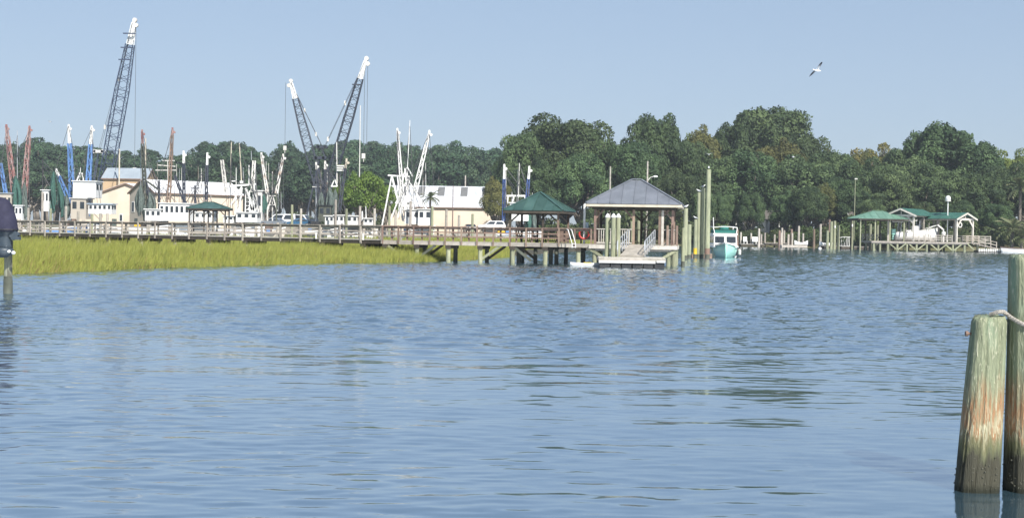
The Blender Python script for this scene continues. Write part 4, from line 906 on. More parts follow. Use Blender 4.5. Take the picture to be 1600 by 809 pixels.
# ------------------------------------------------------------------ trawlers and workboats
def trawler(name, label, px0, px1, Y, hullm, bow=1, sheer=(1.3, 2.3), beam=5.2, houses=(), booms=(), masts=(), nets=(), wires=(), frames=(), trim=WHITE, cat='trawler', bal=None):
    a_, b_ = X(px0, Y, 0), X(px1, Y, 0); L_ = (b_ - a_).length
    fr = Fr(a_ if bow > 0 else b_, R(-90 if bow > 0 else 90))
    t = thing(name, (a_ + b_) / 2, label, cat, 'fishing boats in the harbour')
    mb, sh = loft_hull(fr, L_, min(beam, L_ * .4), sheer[0], sheer[1], 0.8, 12, 3.2)
    part('hull', mb, hullm, t, True); rub_rail(t, sh, trim, 0.14, 0.16)
    zdk = sheer[0] - 0.15
    part('deck', MB().poly([fr(-beam * .3, 0.3, zdk), fr(beam * .3, 0.3, zdk), fr(beam * .3, L_ * .6, zdk), fr(0, L_ * .82, zdk), fr(-beam * .3, L_ * .6, zdk)], (0, 0, 0.06)), OFFWHITE, t)
    for hs in houses:
        x0, x1, yt, yb, dep, mt, nw, rm = hs[:8]; dz = hs[8] if len(hs) > 8 else 0
        p, q = W(x0, yb, Y), W(x1, yt, Y); f2 = Fr(Vector(((p.x + q.x) / 2, Y - dep / 2 + dz, 0)), 0); hw = (q.x - p.x) / 2
        cabin(t, f2, -hw, hw, 0, dep, max(zdk, min(p.z, q.z - 1)) if len(hs) < 10 else p.z, q.z, mt, nw, 2, rm, hs[9] if len(hs) > 9 and hs[9] else (0.5, 0.85), 0.2, 'wheelhouse', 0.55, 0.12)
    for bm in booms:
        x0, y0, x1, y1, w0, w1, mt, tipf, tipm = bm[:9]; dY = bm[9] if len(bm) > 9 else 0
        p, q = W(x0, y0, Y), W(x1, y1, Y + dY); s_ = p.lerp(q, 1 - tipf)
        w0, w1 = w0 * .85, w1 * .72
        o = part('outrigger', lattice(MB(), p, s_, w0, w0 + (w1 - w0) * (1 - tipf), max(4, int((s_ - p).length / 0.9)), 0.13, 0.085), mt, t)
        if tipf: part('outrigger_tip', lattice(MB(), s_, q, w1 * .75, w1 * .5, 3, 0.13, 0.10).box(q, (0.26, 0.2, 0.5)).tube(q + Vector((0.28, -.1, -.45)), q + Vector((0.28, .1, -.45)), 0.2, 0.2, 10).bar(q + Vector((0, 0, -.45)), q + Vector((0.3, 0, -.45)), .1, .1), tipm, o)
    for ms in masts:
        x0, y0, x1, y1, r, mt = ms; part('mast', MB().tube(W(x0, y0, Y + .3), W(x1, y1, Y + .3), r, r * .7, 8), mt, t)
    for x0, y0, x1, y1, w, mt in nets:
        top, bot = W(x0, y0, Y - .6), W(x1, y1, Y - .6); mb = MB(); rg_ = random.Random(int(x0 * 7)); m_ = 9
        for k in range(9):                 # folds of webbing gathered at the block, with gaps between
            ang = rg_.uniform(0, 6.28); sp = w * .36 * rg_.uniform(.15, 1.0); end = rg_.uniform(.72, 1.0); fw = w * rg_.uniform(.10, .2); ph = rg_.uniform(0, 6); n0 = len(mb.v)
            for i in range(m_ + 1):
                s_ = i / m_; bul = math.sin(math.pi * min(1, s_ * .8)) ** .8
                c = top.lerp(bot, s_ * end) + Vector((math.cos(ang) * sp * bul + .06 * math.sin(7 * s_ + ph), math.sin(ang) * sp * bul * .6, 0))
                d = Vector((math.cos(ang + 1.2), math.sin(ang + 1.2) * .6, 0)) * (fw * (.2 + bul) * rg_.uniform(.75, 1.2))
                e = Vector((-d.y, d.x, 0)) * .35
                mb.v += [c - d, c + e, c + d, c - e]
            for i in range(m_):
                for q in range(4): mb.f.append((n0 + i * 4 + q, n0 + i * 4 + (q + 1) % 4, n0 + i * 4 + 4 + (q + 1) % 4, n0 + i * 4 + 4 + q))
        mb.tube(top, bot.lerp(top, .2), .05)
        part('hanging_net', mb, mt, t, True)
    # working gear: thin stays, whip aerials, fish boxes, winch drums
    rc = random.Random(int(px0 * 3 + 5)); tops = [(b[2], b[3]) for b in booms] + [(m_[2], m_[3]) for m_ in masts]
    if tops and cat == 'trawler':
        for k in range(15):
            tx, ty = rc.choice(tops); fy = rc.uniform(0, .5); wire(t, W(tx, ty + (340 - ty) * fy * .5, Y + rc.uniform(-1, 1)), W(px0 + (px1 - px0) * rc.uniform(.05, .95), rc.uniform(318, 344), Y + rc.uniform(-1.5, 1.5)), rc.uniform(.025, .05))
        for k in range(7):
            ax = px0 + (px1 - px0) * rc.uniform(.15, .85); p_ = W(ax, rc.uniform(325, 340), Y + .8); q_ = W(ax + rc.uniform(-2, 2), rc.uniform(252, 312), Y + .8); part('aerial', MB().tube(p_, q_, .05, .03, 5), rc.choice((WHITE, ALU, DARKWOOD, GREYWOOD, OFFWHITE)), t)
    if cat == 'trawler':
        for k in range(5):
            v_ = L_ * rc.uniform(.08, .6); part('fish_box', MB().box(fr(rc.uniform(-1.2, 1.2), v_, zdk + .06 + .3), (rc.uniform(.5, 1.0), rc.uniform(.5, 1.1), .6), fr.a + rc.uniform(-.3, .3)), rc.choice((GREYNET, RUSTTRIM, YELLOW, BLUE, OFFWHITE, CREAMTRIM)), t)
        for k in range(2):
            c_ = fr(rc.uniform(-.8, .8), L_ * rc.uniform(.3, .6), zdk + .9); part('winch_drum', MB().tube(c_ + Vector((-.5, 0, 0)), c_ + Vector((.5, 0, 0)), .4, .4, 10).tube(c_ + Vector((-.55, 0, 0)), c_ + Vector((-.48, 0, 0)), .62, .62, 12).tube(c_ + Vector((.48, 0, 0)), c_ + Vector((.55, 0, 0)), .62, .62, 12).box(c_ + Vector((0, 0, -.6)), (.9, .5, .55)), rc.choice((RUSTTRIM, GREYNET, OFFWHITE)), t)
    for x0, y0, x1, y1 in wires: wire(t, W(x0, y0, Y - .2), W(x1, y1, Y - .2), 0.035)
    for x0, y0, x1, y1, w, mt in frames: part('rig_frame', MB().bar(W(x0, y0, Y), W(x1, y1, Y), w, w), mt, t)
    return t

YT = 216
# red-boomed boat, far end
trawler('shrimp_trawler', 'white trawler with faded red outriggers and teal nets behind the covered outboard', -60, 44, YT + 1, WHITE, -1,
        houses=((28, 40, 322, 345, 3, WHITE, 2, WHITE), (4, 24, 303, 345, 3.4, GREYWALL_AND_SHADE, 3, BLUEROOF)),
        booms=((26, 330, 10, 197, 0.85, 0.55, RED, 0.12, RED), (36, 330, 46, 199, 0.85, 0.55, RED, 0.12, RED), (12, 320, 1, 255, 0.5, 0.4, BLUE, 0, RED)),
        masts=((27, 345, 27, 204, 0.07, ALU),), nets=((24, 275, 24, 345, 3.2, GREENNET), (38, 285, 38, 345, 1.8, GREYNET)), wires=((10, 197, 26, 300), (46, 199, 33, 300), (46, 199, 46, 330)))
# blue-boomed boat
trawler('shrimp_trawler', 'white trawler with two tall bright blue outriggers and hanging green net', 72, 160, YT, BLUE, 1,
        houses=((119, 155, 284.5, 309, 3.4, WHITE, 0, WHITE), (116, 140, 311, 342, 3.6, GREYWALL_AND_SHADE, 2, OFFWHITE), (70, 81, 298, 330, 3, WHITE, 2, WHITE)),
        booms=((114, 332, 107.5, 197, 0.82, 0.55, BLUE, 0.20, WHITE), (135, 330, 143.5, 199, 0.82, 0.55, BLUE, 0.20, WHITE), (108, 312, 88, 266, 0.6, 0.4, BLUE, 0.2, WHITE)),
        masts=((123, 300, 126, 262, 0.06, WHITE), (66.5, 345, 66.5, 250, 0.13, BLACK)), nets=((84, 268, 86, 338, 2.1, GREENNET), (93, 285, 96, 340, 1.6, GREENNET), (104, 305, 104, 345, 1.8, GREYNET)),
        wires=((107, 197, 126, 285), (143, 199, 128, 285), (107, 197, 86, 268), (88, 266, 110, 340), (143, 204, 160, 340), (120, 272, 150, 275)),
        frames=((118, 288, 125, 270, 0.16, WHITE), (128, 270, 132, 288, 0.16, WHITE), (112, 338, 118, 300, 0.3, BLUE), (118, 300, 128, 338, 0.2, BLUE), (112, 336, 140, 336, 0.35, BLUE), (130, 338, 137, 312, 0.2, BLUE)))
trawler('lobster_boat', 'low white cabin boat in front of the cream gable warehouse', 136, 190, YT - 4, WHITE, -1, (1.6, 2.2), 3.8, houses=((142, 178, 319.5, 334, 2.6, WHITE, 5, M('pale_blue_canvas', (0.35, 0.45, 0.55), None, 3, 0.7)),), cat='boat')
# dark-rigged boat with big white house
trawler('shrimp_trawler', 'white trawler with dark brown outriggers and two grey-green nets in front of the grey gable', 205, 300, YT, WHITE, 1, (1.6, 2.6), 5.4,
        houses=((254, 301, 319, 345, 4.2, WHITE, 6, WHITE), (233, 258, 328, 345, 4.4, WHITE, 3, WHITE, -0.3)),
        booms=((228, 345, 222, 205, 0.6, 0.4, DARKPILE, 0.14, RED), (262, 345, 269.5, 202, 0.55, 0.4, BROWNWOOD, 0.06, RED), (225, 280, 243, 335, 0.45, 0.4, CRANEBLACK, 0, RED), (294, 330, 273, 274, 0.4, 0.35, CRANEBLACK, 0, RED)),
        masts=((227, 279, 227.5, 216, 0.12, CREAMTRIM), (220, 340, 220, 222, 0.05, ALU), (249, 345, 248.5, 282, 0.22, CRANEBLACK)),
        nets=((219, 290, 219, 343, 1.9, GREYNET), (234, 300, 235, 344, 2.2, GREYNET), (226, 320, 227, 345, 1.6, GREYNET)),
        wires=((222, 205, 248, 300), (269, 202, 249, 284), (249, 284, 232, 330), (249, 284, 275, 318), (269, 240, 256, 330), (222, 280, 249, 305)),
        frames=((243, 266, 275, 266, 0.14, OFFWHITE), (247, 258, 274, 260, 0.14, OFFWHITE), (254, 251, 273, 251, 0.14, OFFWHITE), (222, 278, 250, 298, 0.25, DARKPILE), (262, 282, 262, 251, 0.1, OFFWHITE)))
trawler('shrimp_trawler', 'white trawler with a pair of black masts topped by white beacons beside the green-roofed shelter', 272, 345, YT + 5, WHITE, 1, (1.5, 2.4), 5,
        houses=((302, 340, 333, 346, 3.4, WHITE, 4, WHITE, -2),),
        booms=((288, 345, 287, 238, 0.42, 0.38, CRANEBLACK, 0.16, WHITE), (321, 345, 324, 241, 0.42, 0.38, CRANEBLACK, 0.16, WHITE)),
        masts=((305, 345, 305, 290, 0.2, CRANEBLACK), (314.5, 300, 314.5, 263, 0.07, OFFWHITE)), wires=((287, 250, 305, 320), (305, 296, 320, 320), (305, 296, 288, 320)), frames=((298, 294, 312, 294, 0.15, CRANEBLACK), (317, 289, 328, 291, 0.25, OFFWHITE)))
# white truss-rigged boat
fr_ = [(354, 291, 400, 288, 0.28), (368, 291, 370, 345, 0.3), (378, 291, 361, 320, 0.18), (378, 293, 372, 345, 0.26), (397, 290, 396, 345, 0.3), (395, 292, 404, 330, 0.3), (384, 294, 398, 330, 0.3), (383, 345, 384, 296, 0.14), (390, 345, 390, 298, 0.14), (388, 325, 404, 345, 0.28), (392, 318, 404, 334, 0.2)] + [(383, 340 - 6.2 * k, 390, 340 - 6.2 * k, 0.1) for k in range(7)]
trawler('shrimp_trawler', 'white trawler with boxy white pipe rigging, ladder and two stubby white outriggers', 340, 414, YT - 2, WHITE, 1, (1.5, 2.3), 5.2,
        houses=((372, 405, 333, 347, 3.5, WHITE, 3, WHITE), (352, 368, 338, 347, 3, WHITE, 2, WHITE)),
        booms=((353, 300, 347, 250, 0.5, 0.46, OFFWHITE, 0, WHITE), (394.5, 300, 397, 251, 0.5, 0.46, OFFWHITE, 0, WHITE)),
        masts=((369, 290, 369, 262, 0.06, WHITE), (377.5, 288, 374, 224, 0.1, CREAMTRIM), (360, 292, 361.5, 222, 0.1, CREAMTRIM), (389, 288, 389, 258, 0.1, WHITE), (381, 290, 380, 262, 0.05, ALU), (401, 300, 399, 262, 0.06, ALU), (393, 250, 392.5, 236, 0.05, ALU)),
        frames=[(*f, WHITE) for f in fr_] + [(362, 283, 368, 283, 0.16, WHITE), (375, 284.5, 380, 284.5, 0.35, WHITE)], wires=((347, 250, 356, 330), (397, 252, 404, 320)))
trawler('shrimp_trawler', 'small trawler with a V of rusty white outriggers and a green net', 404, 446, YT + 4, GREYWALL_AND_SHADE, 1, (1.3, 2.0), 4,
        houses=((402, 412, 299, 345, 2.6, OFFWHITE, 1, WHITE),),
        booms=((418, 302, 408.5, 241, 0.42, 0.3, RUSTWHITE, 0.07, RUSTWHITE), (432, 302, 442.5, 243, 0.42, 0.3, RUSTWHITE, 0.07, RUSTWHITE)),
        masts=((425.5, 345, 425.5, 268, 0.09, OFFWHITE),), nets=((412, 304, 412, 335, 1.4, GREENNET),),
        frames=((425, 305, 418, 330, 0.16, OFFWHITE), (426, 305, 433, 330, 0.16, OFFWHITE), (419, 320, 432, 320, 0.14, OFFWHITE), (420, 306, 431, 306, 0.14, OFFWHITE), (418, 345, 418, 302, 0.2, OFFWHITE), (432, 345, 432, 302, 0.2, DARKPILE)), wires=((408, 241, 425, 300), (442, 243, 426, 300)))
# black-rigged boat below the cranes
trawler('shrimp_trawler', 'dark trawler with black tangled rigging and a white light mast below the cranes', 478, 545, YT + 3, CRANEBLACK, 1, (1.4, 2.4), 5,
        houses=((500, 520, 322, 346, 3.6, DARKPILE, 2, BLACK),),
        booms=((507, 330, 508, 254, 0.42, 0.35, CRANEBLACK, 0.14, RUSTWHITE), (530, 330, 541.5, 250, 0.42, 0.35, CRANEBLACK, 0.16, CREAMTRIM), (500, 330, 494, 256, 0.3, 0.25, CRANEBLACK, 0.12, OFFWHITE), (505, 330, 514, 300, 0.3, 0.3, BROWNWOOD, 0, RED)),
        masts=((494.5, 346, 494.5, 288, 0.18, ALU), (526.5, 292, 526, 222, 0.11, OFFWHITE), (530, 346, 530, 272, 0.12, DARKWOOD), (512, 330, 511, 285, 0.1, BROWNWOOD)),
        nets=((515, 292, 516, 342, 2.4, GREYNET), (502, 300, 502, 344, 1.8, GREYNET), (524, 296, 524, 344, 1.6, GREYNET)),
        frames=((517, 291, 527, 291, 0.2, WHITE), (518, 291, 523, 280, 0.16, WHITE), (527, 291, 523, 280, 0.16, WHITE), (488, 292, 500, 292, 0.12, OFFWHITE)), wires=((508, 256, 523, 282), (541, 252, 528, 285), (494, 258, 505, 320), (530, 272, 540, 340)))
# lit board carried on that mast
lt = W(532, 262.5, YT + 3)
t = thing('light_board', lt, 'small rack of white floodlights on the white mast below the cranes', 'lights')
for k in range(3):
    c = W(532, 259.5 + 3.4 * k, YT + 3); part('lamp_bar', MB().box((c.x, c.y, c.z), (1.15, 0.2, 0.17)), WHITE, t)
part('back_plate', MB().box((lt.x, lt.y + .12, lt.z), (1.2, 0.05, 1.0)), GREENPILE, t)
p = W(526.2, 262.5, YT + 3.3); part('bracket', MB().bar((p.x, p.y, lt.z), (lt.x, lt.y + .15, lt.z), 0.08, 0.08), ALU, t)
trawler('skiff', 'low white cabin workboat moored below the black-rigged trawler', 505, 545, YT - 5, WHITE, -1, (1.3, 1.8), 3, houses=((509, 523, 338, 352, 2.2, WHITE, 2, WHITE), (524, 539, 337, 352, 2.4, WHITE, 2, WHITE)), cat='boat')
trawler('skiff', 'white cabin workboat moored between the bright tree and the big white trawler', 546, 590, YT - 5, WHITE, 1, (1.3, 1.9), 3, houses=((543, 560, 338, 352, 2.3, WHITE, 2, WHITE), (569, 584, 342, 352, 2.2, WHITE, 2, WHITE)), cat='boat', masts=((572, 342, 571.5, 322, 0.08, WHITE), (566, 345, 566, 330, 0.14, WHITE)))
# big white trawler
fr_ = [(606, 274, 640, 276, 0.22), (612, 274, 630, 345, 0.26), (621, 276, 628, 330, 0.2), (633, 263, 640, 345, 0.26), (636, 280, 618, 318, 0.16), (612, 276, 597, 352, 0.2), (623, 310, 608, 350, 0.2), (637, 280, 666, 326, 0.18), (632, 318, 660, 318, 0.26), (635, 262, 630, 275, 0.16), (637, 262, 645, 276, 0.16), (630, 276, 622, 340, 0.24), (640, 278, 632, 340, 0.2)]
trawler('shrimp_trawler', 'big all-white trawler with wide V outriggers in front of the long white-roofed warehouse', 606, 680, YT - 6, WHITE, 1, (1.6, 2.6), 5.4,
        houses=((634, 673, 329, 350, 4, WHITE, 3, WHITE), (655, 676, 328, 352, 3.6, WHITE, 2, WHITE, -1)),
        booms=((632, 345, 621, 203, 0.55, 0.4, WHITE, 0.06, WHITE), (641, 330, 671, 206, 0.85, 0.4, WHITE, 0.08, WHITE)),
        masts=((636.5, 265, 640.5, 188, 0.07, WHITE), (636, 345, 636.5, 262, 0.18, WHITE)), frames=[(*f, WHITE) for f in fr_],
        wires=((621, 204, 628, 300), (671, 210, 678, 290), (671, 210, 660, 320), (621, 204, 636, 270), (666, 220, 658, 300)))
# blue-boomed boat behind the gazebo
trawler('shrimp_trawler', 'trawler with deep blue outriggers and white tips showing behind the green gazebo', 775, 850, YT - 2, WHITE, 1, (1.5, 2.3), 5,
        houses=((796, 826, 318, 345, 3.6, WHITE, 3, WHITE),),
        booms=((787, 345, 788, 259, 0.45, 0.4, NAVYBLUE, 0.24, WHITE), (822, 330, 827, 262, 0.5, 0.42, NAVYBLUE, 0.26, WHITE)),
        masts=((810, 306, 811.5, 255, 0.08, OFFWHITE), (800, 320, 800, 300, 0.06, WHITE)),
        frames=((789, 306, 822, 306, 0.26, WHITE), (794, 306, 791, 330, 0.2, WHITE), (820, 306, 822, 330, 0.2, WHITE), (803, 306, 800, 320, 0.16, WHITE)),
        nets=((826, 330, 826, 362, 1.6, GREENNET), (834, 328, 835, 362, 1.6, GREYNET)))

# ------------------------------------------------------------------ harbour dock with free-standing piles
hf = Fr(X(-40, 208.5, 0), 0)
xs = X(800, 208.5).x - hf.o.x
t = thing('harbour_dock', hf(xs / 2, 0, 0), 'long low timber dock in front of the moored trawlers', 'dock')
mb = MB(); n_ = int(xs / 0.3)
for k in range(n_): mb.box(hf(k * 0.3 + .15, 0.6, 1.32), (0.28, 1.3, 0.05))
part('deck_boards', mb, GREYWOOD, t, kind='stuff')
nb = int(xs / 3.2)
for k in range(nb):
    u = k * 3.2
    piece('fascia_board', 'hd_f', lambda m_: m_.box((0, 0, 0), (3.19, 0.08, 0.24)), GREYWOOD, t, hf(u + 1.6, -0.06, 1.17))
    piece('rail', 'hd_r', lambda m_: m_.box((0, 0, 0), (3.19, 0.08, 0.1)), GREYWOOD, t, hf(u + 1.6, 1.2, 2.25))
    for v in (0.1, 1.1): piece('pile', 'hd_p%d' % (k % 3), lambda m_: m_.lathe((0, 0, -0.8), [(0.16, 0), (0.15, 2.0), (0.14, 2.8 + 0.35 * (k % 3))], 8, 0.04), DARKWOOD if v > 1 else GREYWOOD, t, hf(u, v, 0))
for k, (px, yt) in enumerate(((8, 330), (44, 325), (66, 300), (79, 326), (103, 322), (122, 330), (144, 334), (157, 333), (168, 333), (456, 320), (470, 326), (524, 312), (541, 326), (562, 322), (585, 326), (608, 322), (618, 328), (641, 314), (675, 322), (697, 327), (717, 336), (738, 334))):
    Y = 206.9; b_ = X(px, Y, 0); zt = W(px, yt, Y).z; r = 0.2
    o = single('harbour_pile', MB().lathe(b_ + Vector((0, 0, -0.8)), [(r, 0), (r * .97, 1.5), (r * .9, zt + .75), (r * .6, zt + .8)], 9, 0.04), GREYWOOD if k % 3 else GREENPILE, b_,
               'grey mooring pile standing free in front of the trawlers', 'pile', 'grey piles in front of the trawlers')

# green-roofed shelter in the marsh
sf = Fr(X(327, 176, 0), R(4))
t = thing('dock_shelter', sf(0, 0, 0), 'open shelter with low dark green hip roof in front of the trawlers', 'shelter')
platform(t, sf, -2.4, 2.4, -2, 2, 1.35, GREYWOOD, GREYWOOD, [(u, v) for u in (-2.1, 0, 2.1) for v in (-1.7, 1.7)], GREYWOOD)
hip_roof(t, sf, 2.55, 2.2, 4.22, 5.0, 0.5, 6, GREENMETAL, DARKWOOD)
for u in (-2.2, -0.4, 0.7, 2.2):
    for v in (-1.8, 1.8): part('post', MB().box(sf(u, v, 2.74), (0.16, 0.16, 2.78), sf.a), DARKWOOD, t)
for v in (-1.8, 1.8): part('beam', MB().bar(sf(-2.3, v, 4.04), sf(2.3, v, 4.04), 0.12, 0.2), DARKWOOD, t)
for u, s_ in ((-2.2, 1), (2.2, -1), (0.7, -1), (-0.4, 1)): part('knee_brace', MB().bar(sf(u, -1.8, 3.3), sf(u + .6 * s_, -1.8, 3.95), 0.1, 0.1), DARKWOOD, t)

# ------------------------------------------------------------------ warehouses
def warehouse(label, fr, w, L_, ze, zr, wallm, roofm, sidem=None, trimm=RUSTTRIM, n_=12, skylights=(), doors=(), group=None, windows=()):
    z0 = 0.9
    t = thing('warehouse', fr(0, L_ / 2, z0), label, 'warehouse', 'waterfront warehouses')
    part('end_wall', MB().poly([fr(-w / 2, 0, z0), fr(w / 2, 0, z0), fr(w / 2, 0, ze), fr(0, 0, zr), fr(-w / 2, 0, ze)], fr.w * 0.15), wallm, t)
    part('end_wall', MB().poly([fr(-w / 2, L_ - .15, z0), fr(w / 2, L_ - .15, z0), fr(w / 2, L_ - .15, ze), fr(0, L_ - .15, zr), fr(-w / 2, L_ - .15, ze)], fr.w * 0.15), wallm, t)
    for s_ in (-1, 1): part('side_wall', MB().poly([fr(s_ * w / 2, .15, z0), fr(s_ * w / 2, L_ - .15, z0), fr(s_ * w / 2, L_ - .15, ze), fr(s_ * w / 2, .15, ze)], fr.u * (-0.15 * s_)), sidem or wallm, t)
    rf = gable_roof(t, fr, w, L_, ze + .06, zr + .06, n_, roofm, trimm, 0.3, 0.06)
    for s_ in (-1, 1): part('eave_trim', MB().bar(fr(s_ * (w / 2 + .34), -.25, ze - .12), fr(s_ * (w / 2 + .34), L_ + .25, ze - .12), 0.08, 0.22), trimm, rf)
    for s_, v, dv, f0, f1 in skylights:
        nrm = (fr.u * (s_ * (zr - ze)) + Vector((0, 0, w / 2))).normalized(); g = lambda f: fr(s_ * w / 2 * f, 0, zr - (zr - ze) * f + .14)
        pl = [g(f0) + fr.w * v, g(f0) + fr.w * (v + dv), g(f1) + fr.w * (v + dv), g(f1) + fr.w * v]; part('skylight', MB().poly(pl, nrm * 0.05), SKYLIGHT, rf)
    for u, dw, h, face in doors:
        if face == 'end': part('door', MB().poly([fr(u, -.05, z0), fr(u + dw, -.05, z0), fr(u + dw, -.05, z0 + h), fr(u, -.05, z0 + h)], fr.w * 0.06), GREYNET if dw < 2 else OFFWHITE, t)
    for face, u, z, dw, dh in windows:
        if face == 'end': f = [(u, z), (u + dw, z), (u + dw, z + dh), (u, z + dh)]; o = part('window', MB().poly([fr(a, -.06, b_) for a, b_ in f], fr.w * 0.05), WHITE, t); part('pane', MB().poly([fr(a, -.08, b_) for a, b_ in ((u + .12, z + .12), (u + dw - .12, z + .12), (u + dw - .12, z + dh - .12), (u + .12, z + dh - .12))], fr.w * 0.03), GLASS, o)
        else:
            s_ = face; o = part('window', MB().poly([fr(s_ * (w / 2 + .05), a, b_) for a, b_ in ((u, z), (u + dw, z), (u + dw, z + dh), (u, z + dh))], fr.u * (-0.04 * s_)), WHITE, t); part('pane', MB().poly([fr(s_ * (w / 2 + .08), a, b_) for a, b_ in ((u + .12, z + .12), (u + dw - .12, z + .12), (u + dw - .12, z + dh - .12), (u + .12, z + dh - .12))], fr.u * (-0.03 * s_)), GLASS, o)
    return t
def zz(px, py, Y): return W(px, py, Y).z
# long white roof, cream wall
YW = 258
l_, r_ = X(604, YW), X(781, YW)
warehouse('long cream warehouse with patchy white roof and dark skylight strips', Fr(Vector((r_.x, YW + 9, 0)), R(90)), 18, r_.x - l_.x, zz(715, 324, YW), zz(715, 292, YW + 9), CREAMWALL, PATCHROOF, n_=18,
          skylights=[(-1, v, 1.3, 0.06, 0.5) for v in (2.2, 6.2, 10.5, 14.2, 17.2)] , windows=())
# C: gable to the front left, its shade painted grey-beige; long side cream
YC = 250
warehouse('cream warehouse with shaded grey gable and long bright white roof', Fr(X(222, YC, 0), R(-42)), 8.0, 19.0, zz(220, 301, YC), zz(224, 281, YC), GREYWALL_AND_SHADE, WHITEROOF, CREAMWALL, n_=14, doors=((-2.4, 1.0, 2.3, 'end'),),
          windows=(('end', -3.3, 4.3, 0.9, 1.9), (1, 3.2, 3.4, 1.2, 1.6), (1, 7.6, 3.4, 1.2, 1.6), (1, 12.2, 3.4, 1.2, 1.6)))
YB = 262
warehouse('wide cream gabled warehouse beside the grey gable, lit full on its end wall', Fr(X(196, YB, 0), R(-6)), 19.0, 16, zz(115, 314, YB), zz(203, 287, YB), CREAMWALL, WHITEROOF, n_=10, doors=((-2.6, 0.9, 2.2, 'end'), (2.2, 1.1, 2.4, 'end')), windows=(('end', -1.2, 2.6, 0.7, 1.4),))
YA = 284
l_, r_ = X(160, YA), X(227, YA)
warehouse('tan building with blue-grey roof rising behind the cream warehouses', Fr(Vector((r_.x, YA + 4, 0)), R(90)), 8, r_.x - l_.x, zz(195, 279, YA), zz(195, 263.5, YA + 4), TANWALL, BLUEROOF, n_=8)
yp = X(185.5, YA - 2, 1.2)
t = thing('steel_mast', yp, 'pale steel mast with stay rising over the tan building', 'mast'); z1_ = zz(185.5, 233, YA - 2)
part('pole', MB().tube(yp, Vector((yp.x, yp.y, z1_)), 0.16, 0.14), CREAMTRIM, t); wire(t, Vector((yp.x, yp.y - .1, z1_ - .3)), W(180.5, 266, YA - 6), 0.06)

# ------------------------------------------------------------------ cars on the harbour lot
def car(p, ang, mat, label, kind='suv'):
    t = thing('parked_car', p, label, 'car', 'vehicles parked by the harbour'); fr = Fr(p, ang); z0 = p.z
    if kind == 'suv':   low = [(-2.25, .32), (2.2, .32), (2.3, .6), (2.25, .95), (1.15, 1.08), (-2.25, 1.08), (-2.32, .6)]; top = [(1.15, 1.08), (0.45, 1.68), (-1.9, 1.72), (-2.22, 1.08)]
    elif kind == 'van': low = [(-2.6, .35), (2.5, .35), (2.6, .7), (2.5, 1.1), (1.9, 1.25), (-2.6, 1.25), (-2.62, .7)]; top = [(1.9, 1.25), (1.2, 2.15), (-2.5, 2.25), (-2.6, 1.25)]
    else:               low = [(-2.2, .3), (2.15, .3), (2.25, .5), (2.2, .75), (1.1, .92), (-2.1, .98), (-2.25, .6)]; top = [(0.9, .93), (0.15, 1.42), (-1.1, 1.44), (-1.85, .97)]
    def slab(pr, hw, ins=0.0):
        return MB().add([fr(a, -hw, z0 + b_) for a, b_ in pr] + [fr(a, hw, z0 + b_) for a, b_ in pr], [tuple(range(len(pr))), tuple(range(2 * len(pr) - 1, len(pr) - 1, -1))] + [(k, len(pr) + k, len(pr) + (k + 1) % len(pr), (k + 1) % len(pr)) for k in range(len(pr))])
    def tap(pr, hw0, hw1):
        zs = [b_ for a, b_ in pr]; lo, hi = min(zs), max(zs); H_ = lambda b_: hw0 + (hw1 - hw0) * (b_ - lo) / (hi - lo); n_ = len(pr)
        return MB().add([fr(a, -H_(b_), z0 + b_) for a, b_ in pr] + [fr(a, H_(b_), z0 + b_) for a, b_ in pr], [tuple(range(n_)), tuple(range(2 * n_ - 1, n_ - 1, -1))] + [(k, n_ + k, n_ + (k + 1) % n_, (k + 1) % n_) for k in range(n_)])
    part('body', slab(low, 0.9), mat, t)
    o = part('cabin', tap([(a, b_ - (0.01 if i in (0, 3) else 0)) for i, (a, b_) in enumerate(top)], 0.88, 0.72), mat, t)
    (x1, zl), (x2, zh), (x3, zh2), (x4, _) = top
    for s_ in (-1, 1):
        for f0, f1 in ((0.04, 0.46), (0.52, 0.94)):
            xa, xb = x1 + (x4 - x1) * f0, x1 + (x4 - x1) * f1; xc, xd = x2 + (x3 - x2) * (f0 + .02), x2 + (x3 - x2) * (f1 - .02)
            part('window', MB().poly([fr(xa, s_ * .885, z0 + zl + .06), fr(xb, s_ * .885, z0 + zl + .06), fr(xd, s_ * .755, z0 + zh - .1), fr(xc, s_ * .755, z0 + zh - .1)], fr.w * (0.02 * s_)), GLASS, o)
    part('windscreen', MB().poly([fr(x1 + .0, -.76, z0 + zl + .06), fr(x1 + .0, .76, z0 + zl + .06), fr(x2 + .09, .66, z0 + zh - .06), fr(x2 + .09, -.66, z0 + zh - .06)], fr.u * 0.02), GLASS, o)
    part('rear_window', MB().poly([fr(x4, -.74, z0 + zl + .08), fr(x4, .74, z0 + zl + .08), fr(x3 - .08, .66, z0 + zh2 - .08), fr(x3 - .08, -.66, z0 + zh2 - .08)], fr.u * -0.02), GLASS, o)
    for u in (-1.4, 1.4):
        for s_ in (-1, 1):
            w = part('wheel', MB().tube(fr(u, s_ * .93, z0 + .34), fr(u, s_ * .70, z0 + .34), 0.34, 0.34, 16), TYRE, t); part('rim', MB().tube(fr(u, s_ * .95, z0 + .34), fr(u, s_ * .92, z0 + .34), 0.2, 0.2, 12), ALU, w)
    for s_ in (-1, 1): part('headlight', MB().box(fr(2.27, s_ * .65, z0 + (.8 if kind != 'sedan' else .62)), (0.06, 0.3, 0.16), ang), WHITE, t)
YL = 246
cl = lambda px, py, Y=YL: (lambda p: Vector((p.x, Y, p.z)))(W(px, py, Y))
